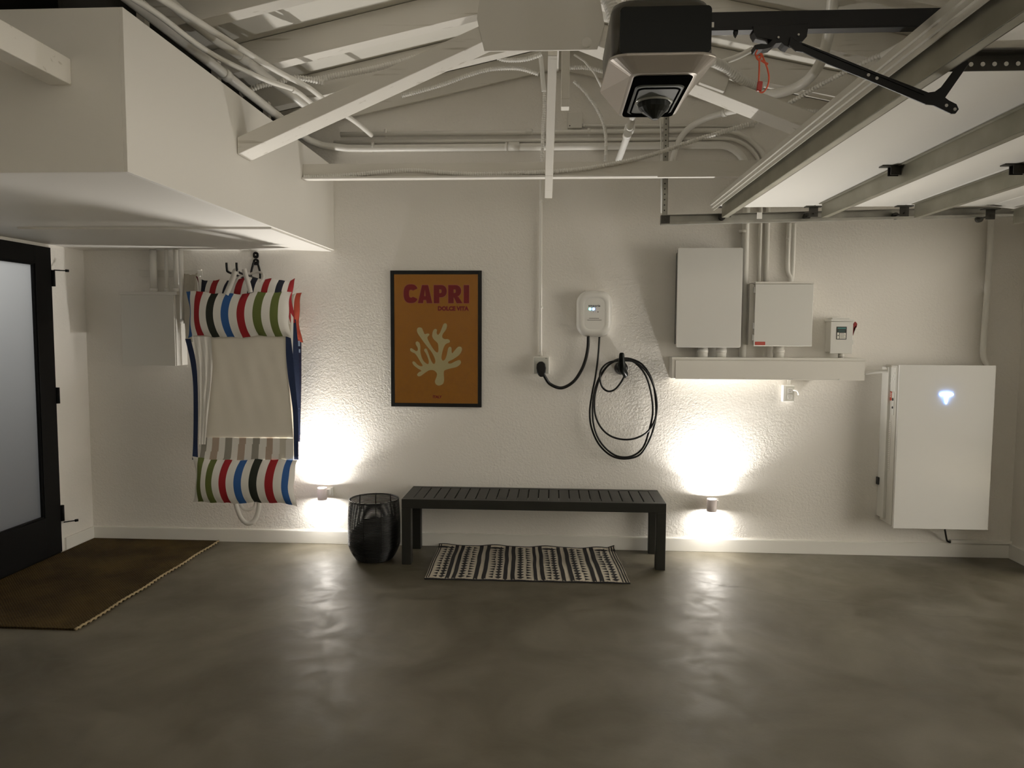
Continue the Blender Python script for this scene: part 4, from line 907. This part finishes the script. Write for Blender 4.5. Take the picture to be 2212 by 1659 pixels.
pillow(mb, x0, x1, WY(520, 727, YF1).z, WY(520, 633, YF1).z, YF1, 0.05, st_px(145, 1375, [(195, 3), (265, 0), (345, 1), (435, 0), (525, 2), (615, 0), (705, 3), (800, 0), (890, 1), (982, 0), (1080, 4), (1175, 0), (1265, 4), (1375, 0)]), 0.020, 0.006)
mb.build('head_pillow', FMATS, F1, merge=True)
mb = MB(); x0, x1 = WY(418, 1040, YF1).x, WY(644, 1040, YF1).x
pillow(mb, x0, x1, WY(520, 1086, YF1).z, WY(520, 993, YF1).z, YF1, 0.055, st_px(165, 1215, [(222, 0), (282, 4), (345, 0), (415, 4), (490, 0), (562, 1), (640, 0), (715, 3), (790, 0), (868, 2), (945, 0), (1025, 1), (1105, 0), (1170, 3), (1215, 0)]), 0.020, 0.005, -0.012, seed=4)
mb.build('foot_pillow', FMATS, F1, merge=True)
def band(name, L, R_, Y, mt, par, lb=None, rows=30, cols=4, wave=0.0, thick=0.004, matf=None):
    """cloth between two pixel polylines (left and right edges, top to bottom)"""
    l_ = spline([(a, b, 0) for a, b in L], 10); r_ = spline([(a, b, 0) for a, b in R_], 10); nL = len(l_)-1; nR = len(r_)-1
    def fn(u, v, off=0):
        ia = min(int(v*nL), nL-1); ib = min(int(v*nR), nR-1); a = l_[ia].lerp(l_[ia+1], v*nL-ia); b = r_[ib].lerp(r_[ib+1], v*nR-ib); p = a.lerp(b, u); yy = Y+off+wave*(math.sin(u*17+v*4)+0.6*math.sin(u*37-v*9))*(0.3+0.7*math.sin(PI*v))
        return WY(p.x, p.y, yy)
    mb = MB(); mb.grid(lambda u, v: fn(u, v), cols, rows, matf); mb.grid(lambda u, v: fn(u, v, thick), cols, rows, matf)
    return mb.build(name, mt, par, lb)
band('side_strap', [(400, 732), (411, 780), (417, 830), (418, 900), (417, 960), (415, 993)], [(412, 732), (423, 780), (427, 830), (428, 900), (427, 960), (428, 993)], YF1+0.01, NAVY, F1, 'blue side strap', cols=2, rows=26)
band('side_strap', [(617, 727), (618, 770), (623, 820), (629, 860), (633, 900), (635, 993)], [(628, 727), (633, 770), (637, 820), (641, 860), (644, 900), (645, 993)], YF1+0.01, NAVY, F1, 'blue side strap', cols=2, rows=26)
band('centre_panel', [(427, 724), (430, 780), (432, 860), (433, 947)], [(618, 724), (618, 770), (626, 850), (634, 947)], YF1+0.015, CREAM, F1, 'cream canvas panel', cols=60, rows=50, wave=0.0012)
band('flap', [(415, 727), (424, 780), (430, 860), (430, 960)], [(455, 727), (459, 790), (452, 870), (444, 960)], YF1-0.012, WEBW, F1, 'hanging white fabric edge', cols=16, rows=40, wave=0.006)
sq = [300, 365, 410, 480, 535, 610, 655, 735, 790, 862, 910, 985, 1045, 1105, 1165]
def mf_(u, v):
    x = 300+u*865
    for a, b, k in ((300, 350, 8), (400, 465, 7), (525, 590, 8), (650, 715, 7), (780, 845, 8), (910, 970, 7), (1035, 1095, 9)):
        if a <= x-8*(1-v)+6 <= b: return k
    return 0
band('see_through_band', [(436, 945), (434, 970), (430, 994)], [(634, 947), (634, 970), (634, 994)], YF1+0.006, FMATS, F1, 'muted striped band seen from the back', cols=120, rows=10, matf=mf_)
def strapline(px, Ys, w_, name, par, lb=None):
    P_ = spline(ylist(px, Ys), 8); mb = MB(); vs = []
    for i, p in enumerate(P_):
        t = (P_[min(i+1, len(P_)-1)]-P_[max(i-1, 0)]).normalized(); s_ = t.cross(Vector((0, 1, 0))).normalized()*w_/2
        vs += [p-s_, p+s_, p+s_+Vector((0, .0025, 0)), p-s_+Vector((0, .0025, 0))]
    fs = []
    for i in range(len(P_)-1):
        for k in range(4): fs.append((i*4+k, i*4+(k+1) % 4, i*4+4+(k+1) % 4, i*4+4+k))
    mb._add(vs, fs, 0, True); return mb.build(name, WEBW, par, lb)
strapline([(488, 636), (496, 618), (503, 600), (508, 585), (510, 590)], [-.385, -.39, -.40, -.405, -.39], 0.036, 'hanging_strap', F1, 'white hanging strap')
strapline([(541, 632), (536, 612), (530, 592), (527, 581)], [-.385, -.39, -.40, -.40], 0.032, 'hanging_strap', F1, 'white hanging strap')
strapline([(508, 1084), (513, 1102), (521, 1120), (532, 1130), (543, 1129), (553, 1118), (558, 1100), (559, 1084)], YF1, 0.032, 'foot_strap', F1, 'white strap loop at the foot')
strapline([(519, 1090), (526, 1099), (538, 1101), (549, 1095), (552, 1086)], YF1+0.03, 0.022, 'foot_strap', F1, 'white strap loop at the foot')
F2 = thing('pool_float', 'middle striped pool float with red and navy bands, partly hidden', 'pool float', (-2.1, -0.22, 0.5), 'pool floats on the wall hook')
YF2 = -0.24; mb = MB(); x0, x1 = WY(424, 620, YF2).x, WY(638, 620, YF2).x
pillow(mb, x0, x1, WY(520, 692, YF2).z, WY(520, 603, YF2).z, YF2, 0.055, st_px(240, 1430, [(262, 6), (310, 0), (380, 5), (450, 0), (530, 1), (615, 0), (682, 5), (757, 0), (840, 1), (915, 0), (990, 5), (1075, 0), (1150, 1), (1235, 0), (1312, 5), (1375, 0), (1430, 1)]), 0.018, 0.010, seed=9)
mb.build('head_pillow', FMATS, F2, merge=True)
band('side_strap', [(626, 690), (630, 760), (637, 850), (644, 940)], [(639, 690), (645, 760), (648, 850), (649, 940)], YF2+0.03, NAVY, F2, 'navy side strap', cols=3, rows=24)
band('side_flap', [(628, 676), (629, 720), (630, 765)], [(634, 686), (633, 730), (632, 798)], YF2-0.03, WEBW, F2, 'white fabric edge', cols=3, rows=20)
band('centre_panel', [(440, 690), (450, 800), (455, 985)], [(628, 690), (634, 800), (638, 985)], YF2+0.03, CREAM, F2, 'cream canvas panel', cols=20, rows=20, wave=0.0012)
strapline([(560, 612), (568, 602), (566, 590), (553, 588), (540, 592)], [-.26, -.25, -.24, -.22, -.22], 0.016, 'hanging_strap', F2, 'white hanging strap')
strapline([(500, 622), (510, 606), (520, 596), (540, 590)], [-.26, -.25, -.24, -.22], 0.016, 'hanging_strap', F2, 'white hanging strap')
F3 = thing('pool_float', 'rearmost pool float with a beige pillow and orange edge, against the wall', 'pool float', (-2.1, -0.1, 0.5), 'pool floats on the wall hook')
YF3 = -0.10; mb = MB(); x0, x1 = WY(398, 660, YF3).x, WY(653, 660, YF3).x
pillow(mb, x0, x1, WY(520, 735, YF3).z, WY(520, 634, YF3).z, YF3, 0.045, [(0.945, 9), (0.955, 0), (1.0, 10)], 0.01, 0.012, seed=12)
mb.build('head_pillow', FMATS, F3, merge=True)
mb = MB(); pillow(mb, WY(397, 620, -0.11).x, WY(430, 620, -0.11).x, WY(520, 735, -0.11).z, WY(520, 593, -0.11).z, -0.12, 0.03, [(1.0, 9)], 0.004, 0.004, seed=2)
mb.build('folded_end', FMATS, F3, 'beige folded fabric end', merge=True)
band('side_panel', [(628, 735), (630, 830), (636, 950)], [(651, 735), (651, 830), (648, 955)], YF3, mat('navy_print', (0.010, 0.012, 0.045), 0.8, noise=(60, (0.02, 0.022, 0.07))), F3, 'dark navy side panel', cols=6, rows=20)
band('centre_panel', [(440, 735), (450, 830), (455, 960)], [(628, 735), (630, 830), (636, 950)], YF3+0.01, BEIGE, F3, 'beige canvas panel', cols=16, rows=20, wave=0.003)
pt = MB()
for (x, y, w_, h_) in ((646, 742, 4, 12), (647, 758, 3, 8)): 
    a = WY(x, y, YF3-0.003); pt.bx(a.x-w_*0.0016, a.x+w_*0.0016, YF3-0.0035, YF3-0.001, a.z-h_*0.0016, a.z+h_*0.0016)
pt.build('print_patch', mat('pale_blue_print', (0.35, 0.45, 0.65), 0.8), F3)

# ------------------------------------------------------------------ garage door, tracks, opener
GD = thing('garage_door', 'raised white sectional garage door lying overhead on the right', 'garage door', (2.0, -2.9, 2.335))
DYa, DYb, DS = -5.35, -0.455, 2.335
secs = [(0.995, 1.60), (1.604, 2.145), (2.149, 2.66), (2.664, 3.13)]
tilt = [0, 0, 0, 0.06]
for (a, b), t_ in zip(secs, tilt):
    g_ = MB(); g_.prism([(a, DS), (b, DS-t_), (b, DS+0.04-t_), (a, DS+0.04)], (0, DYa, 0), (1, 0, 0), (0, 0, 1), (0, DYb-DYa, 0)).build('door_section', DOORW, GD, bevel=0.004)
lip = MB(); lip.bx(0.985, 0.995, DYa, DYb, DS-0.004, DS+0.044).bx(0.975, 0.985, DYa, DYb, DS+0.012, DS+0.036).bx(0.995, 1.0, DYa, DYb, DS-0.02, DS-0.001)
lip.build('edge_channel', mat('pale_edge_metal', (0.62, 0.60, 0.54), 0.35, 0.4), GD, 'pale metal edge channel')
for k, (x, ye, dz) in enumerate(((1.02, -0.595, 0), (1.62, -0.58, 0), (2.18, -0.55, 0), (2.79, -0.50, -0.03))):
    z1 = DS-0.001+dz; z0 = z1-0.084
    s_ = MB(); s_.bx(x-0.002, x+0.002, DYa, ye, z0, z1).bx(x, x+0.035, DYa, ye, z0, z0+0.003).bx(x+0.033, x+0.036, DYa, ye, z0, z1-0.01).bx(x-0.02, x, DYa, ye, z1-0.004, z1)
    s_.build('reinforcing_strut', STRUTM, GD, 'dull steel stiffening strut')
def hinge(x, y, sc=1.0, z=DS):
    h = MB(); h.bx(x-0.07*sc, x+0.07*sc, y-0.02, y+0.02, z-0.006, z-0.001).bx(x-0.03*sc, x+0.035*sc, y-0.018, y-0.014, z-0.045*sc, z-0.005).bx(x-0.03*sc, x+0.035*sc, y+0.014, y+0.018, z-0.045*sc, z-0.005)
    h.cyl((x, y-0.022, z-0.03*sc), (x, y+0.022, z-0.03*sc), 0.009, 12)
    return h.build('hinge', STEELD, GD)
hinge(1.60, -1.575); hinge(2.147, -1.585); hinge(1.60, -4.2); hinge(2.147, -4.2)
for x, dz in ((1.07, 0), (1.60, 0), (2.147, 0), (2.66, -0.02)):
    h = MB(); z = DS-0.03+dz; y0 = DYb
    h.bx(x-0.05, x+0.05, y0-0.05, y0-0.01, DS-0.006+dz, DS-0.001+dz).bx(x-0.025, x+0.03, y0-0.03, y0-0.026, DS-0.065+dz, DS+dz)
    h.cyl((x, y0-0.03, z-0.015), (x, y0+0.09, z-0.015), 0.0055, 10); h.cyl((x, y0+0.075, z-0.015), (x, y0+0.095, z-0.015), 0.022, 16)
    h.build('roller', STEELD, GD)
tg = WY(1640, 464, -0.43); MB().bx(tg.x-0.014, tg.x+0.018, -0.431, -0.428, tg.z-0.025, tg.z+0.015).build('tag', WPLAST, GD, 'small white tag')
op = MB(); oy = -2.98
op.bx(1.075, 1.9, oy-0.002, oy+0.002, DS-0.052, DS-0.008).bx(1.075, 1.9, oy-0.03, oy+0.002, DS-0.010, DS-0.006)
for k in range(26): op.cyl((1.10+k*0.0318, oy-0.0022, DS-0.034), (1.10+k*0.0318, oy-0.0032, DS-0.034), 0.0062, 12, 1)
op.build('operator_bracket', [STEELD, DOORW], GD, 'dark perforated angle')
TR = thing('door_track', 'steel C-shaped track carrying the garage door rollers along the wall', 'track', (1.8, -0.36, 2.26))
def tz(x): return 2.243+(x-0.682)*0.0205
tk = MB(); xa, xb = 0.682, XR-0.01
for y0_, y1_, za, zb in ((-0.352, -0.348, 0.0, 0.058), (-0.385, -0.348, -0.003, 0.0), (-0.385, -0.348, 0.056, 0.059), (-0.388, -0.384, -0.003, 0.012)):
    ol = [(xa, tz(xa)+za), (xb, tz(xb)+za), (xb, tz(xb)+zb), (xa, tz(xa)+zb)]
    tk.prism(ol, (0, y0_, 0), (1, 0, 0), (0, 0, 1), (0, y1_-y0_, 0))
tk.build('channel', GALV, TR)
b_ = MB(); b_.bx(xa, xa+0.055, -0.392, -0.345, tz(xa)+0.004, tz(xa)+0.055)
for z in (0.02, 0.042): b_.cyl((xa+0.015+z*0.4, -0.392, tz(xa)+z), (xa+0.015+z*0.4, -0.397, tz(xa)+z), 0.006, 8)
b_.build('end_bracket', STEELD, TR)
hs = MB(); sx_ = WY(1437, 400, -0.345).x
hs.bx(sx_-0.017, sx_+0.017, -0.344, -0.340, tz(xa)+0.03, gz(sx_)-0.002).bx(sx_+0.014, sx_+0.017, -0.344, -0.315, tz(xa)+0.03, gz(sx_)-0.002)
for k in range(26): hs.cyl((sx_-0.002, -0.3438, tz(xa)+0.06+k*0.034), (sx_-0.002, -0.3446, tz(xa)+0.06+k*0.034), 0.005, 8, 1)
hs.build('hanger_strap', [GALV, DARKGAP], TR)

OP = thing('garage_door_opener', 'black and silver ceiling-hung garage door opener with its rail and arm', 'garage door opener', (0.3, -2.9, 2.25))
def rr3(x0, x1, y0, y1, z0, z1, r, n=6):  # rounded rectangle ring; z0 at near (y0) edge, z1 at far edge
    return [Vector((a, b, z0+(z1-z0)*(b-y0)/(y1-y0))) for a, b in rrect(x0, x1, y0, y1, r, n)]
bd_ = MB(); bd_.loft([rr3(0.152, 0.425, -3.125, -2.68, 2.288, 2.34, 0.05), rr3(0.150, 0.42, -3.12, -2.69, 2.42, 2.42, 0.055), rr3(0.155, 0.412, -3.115, -2.70, 2.436, 2.436, 0.055)], sm=True)
bd_.build('housing', mat('dark_bronze', (0.055, 0.05, 0.038), 0.3, 0.3), OP, 'dark housing')
MB().prism(rrect(0.172, 0.414, 2.293, 2.415, 0.012, 4), (0, -3.1255, 0), (1, 0, 0), (0, 0, 1), (0, 0.01, 0)).build('front_panel', GLOSSBLK, OP, 'gloss black front panel')
bz = MB(); bz.loft([rr3(0.147, 0.436, -3.138, -2.657, 2.291, 2.345, 0.06), rr3(0.144, 0.438, -3.142, -2.653, 2.283, 2.335, 0.06), rr3(0.205, 0.388, -3.092, -2.70, 2.252, 2.252, 0.022), rr3(0.212, 0.381, -3.085, -2.705, 2.250, 2.250, 0.02)], sm=False)
bz.build('bezel', SILVER, OP, 'champagne silver bezel', bevel=0.003)
MB().loft([rr3(0.216, 0.379, -3.082, -2.708, 2.2495, 2.2495, 0.02), rr3(0.218, 0.377, -3.080, -2.710, 2.245, 2.245, 0.02)]).build('bottom_panel', MATTEBLK, OP)
ln = MB(); ln.loft([rr3(0.228, 0.367, -3.02, -2.745, 2.245, 2.245, 0.025), rr3(0.231, 0.364, -3.015, -2.748, 2.2425, 2.2425, 0.025)])
ln.build('light_lens', GREYLENS, OP, 'grey light lens')
rim = MB(); rim.tube([p+Vector((0, 0, 0)) for p in rr3(0.238, 0.357, -3.00, -2.757, 2.242, 2.242, 0.02)], 0.003, 6, closed=True); rim.build('lens_rim', MATTEBLK, OP)
cnx = 0.298; cny = -2.87
MB().lathe([(0.058, 0.0), (0.055, -0.004), (0.05, -0.004)], (cnx, cny, 2.2425), n=28).build('lens_ring', mat('pale_ring', (0.35, 0.36, 0.33), 0.2), OP)
cone = MB(); ring_ = lambda r, z, k: [Vector((cnx+r*math.cos(q)*(1 if k else 1), cny+r*0.95*math.sin(q), 2.2425-z)) for q in [2*PI*i/20 for i in range(20)]]
wedge = [Vector((cnx-0.046, cny, 2.2425-0.03)), Vector((cnx+0.046, cny, 2.2425-0.03))]
cone.loft([ring_(0.047, 0.0, 1), ring_(0.046, 0.018, 1), [Vector((cnx+0.036*math.cos(q), cny+0.028*math.sin(q), 2.2425-0.030)) for q in [2*PI*i/20 for i in range(20)]], [Vector((cnx+0.004+0.009*math.cos(q), cny-0.005+0.010*math.sin(q), 2.2425-0.052)) for q in [2*PI*i/20 for i in range(20)]]])
cone.build('sensor_dial', mat('smoked_plastic', (0.012, 0.013, 0.011), 0.4, spec=0.25), OP, 'pointed dark sensor dome')
rl = MB(); rl.bx(0.41, 3.05, oy-0.014, oy+0.014, 2.404, 2.452); rl.bx(0.41, 3.05, oy-0.018, oy+0.018, 2.400, 2.405); rl.build('rail', BLACK, OP, 'black steel rail', bevel=0.001)
MB().bx(0.428, 0.447, oy-0.0152, oy-0.014, 2.410, 2.424).build('sticker', LABELW, OP)
tm = MB()
pz_ = lambda px, py: (WY(px, py, oy).x, WY(px, py, oy).z)
tm.prism([pz_(1622, 62), (pz_(1742, 58)), pz_(1738, 85), pz_(1728, 95), pz_(1716, 97), pz_(1700, 100), pz_(1700, 108), pz_(1690, 104), pz_(1684, 98), pz_(1672, 99), pz_(1662, 108), pz_(1644, 112), pz_(1628, 113), pz_(1626, 103), pz_(1640, 100), pz_(1655, 101), pz_(1664, 92), pz_(1630, 86), pz_(1624, 76)], (0, oy-0.02, 0), (1, 0, 0), (0, 0, 1), (0, 0.04, 0))
tm.prism([pz_(1582, 62), pz_(1594, 62), pz_(1592, 76), pz_(1588, 84), pz_(1584, 78)], (0, oy-0.012, 0), (1, 0, 0), (0, 0, 1), (0, 0.012, 0))
tm.build('trolley', BLACK, OP, 'black trolley on the rail', bevel=0.001)
rv = MB()
for px, py, r in ((1703, 98, .0055), (1676, 88, .003), (1719, 82, .003)):
    x, z = pz_(px, py); rv.cyl((x, oy-0.021, z), (x, oy-0.025, z), r, 12)
rv.build('rivet', GALV, OP)
am = MB()
am.prism([pz_(1700, 88), pz_(1716, 99), pz_(1726, 101), pz_(1800, 130), pz_(1880, 163), pz_(1994, 207), pz_(2008, 205), pz_(2022, 195), pz_(2062, 142), pz_(2078, 138), pz_(2080, 146), pz_(2030, 218), pz_(2038, 224), pz_(2054, 232), pz_(2059, 243), pz_(2052, 252), pz_(2042, 252), pz_(2004, 234), pz_(1988, 232), pz_(1860, 178), pz_(1782, 147), pz_(1728, 121), pz_(1712, 119), pz_(1697, 106)], (0, oy-0.030, 0), (1, 0, 0), (0, 0, 1), (0, 0.006, 0))
a0, a1 = pz_(1725, 104), pz_(1985, 212); am.beam((a0[0], oy-0.020, a0[1]), (a1[0], oy-0.020, a1[1]), 0.026, 0.004)
am.build('arm', BLACK, OP, 'black bent arm down to the door', bevel=0.001)
ah = MB()
for px, py in ((1866, 170), (1884, 177), (2032, 235), (2050, 243)):
    x, z = pz_(px, py); ah.cyl((x, oy-0.0302, z), (x, oy-0.0312, z), .0045, 12)
ah.build('arm_hole', LABELG, OP)
rc = MB(); q_ = lambda px, py: WY(px, py, oy-0.02)
rc.tube(spline([q_(1636, 108), q_(1632, 118), q_(1640, 130), q_(1634, 124), q_(1644, 116), q_(1642, 128)], 6), 0.0025, 6)
rc.tube(spline([q_(1640, 128), q_(1640, 150), q_(1639, 178), q_(1640, 190), q_(1642, 199), q_(1650, 198), q_(1658, 186), q_(1661, 168), q_(1658, 150), q_(1653, 136), q_(1645, 116)], 8), 0.0024, 6)
rc.tube(spline([q_(1644, 130), q_(1650, 134), q_(1659, 139)], 4), 0.003, 6)
rc.build('release_cord', ORANGE, OP, 'red emergency release cord')
rh = MB(); a, b = q_(1642, 176), q_(1639, 197); rh.beam(a, b, 0.010, 0.014); rh.build('release_handle', RED, OP, 'red release handle', bevel=0.002)
hg = MB(); hg.bx(0.315, 0.345, -2.80, -2.797, 2.43, gz(0.33)+0.05); hg.bx(0.215, 0.245, -2.80, -2.797, 2.43, gz(0.33)+0.05); hg.build('hanger_bracket', GALV, OP)
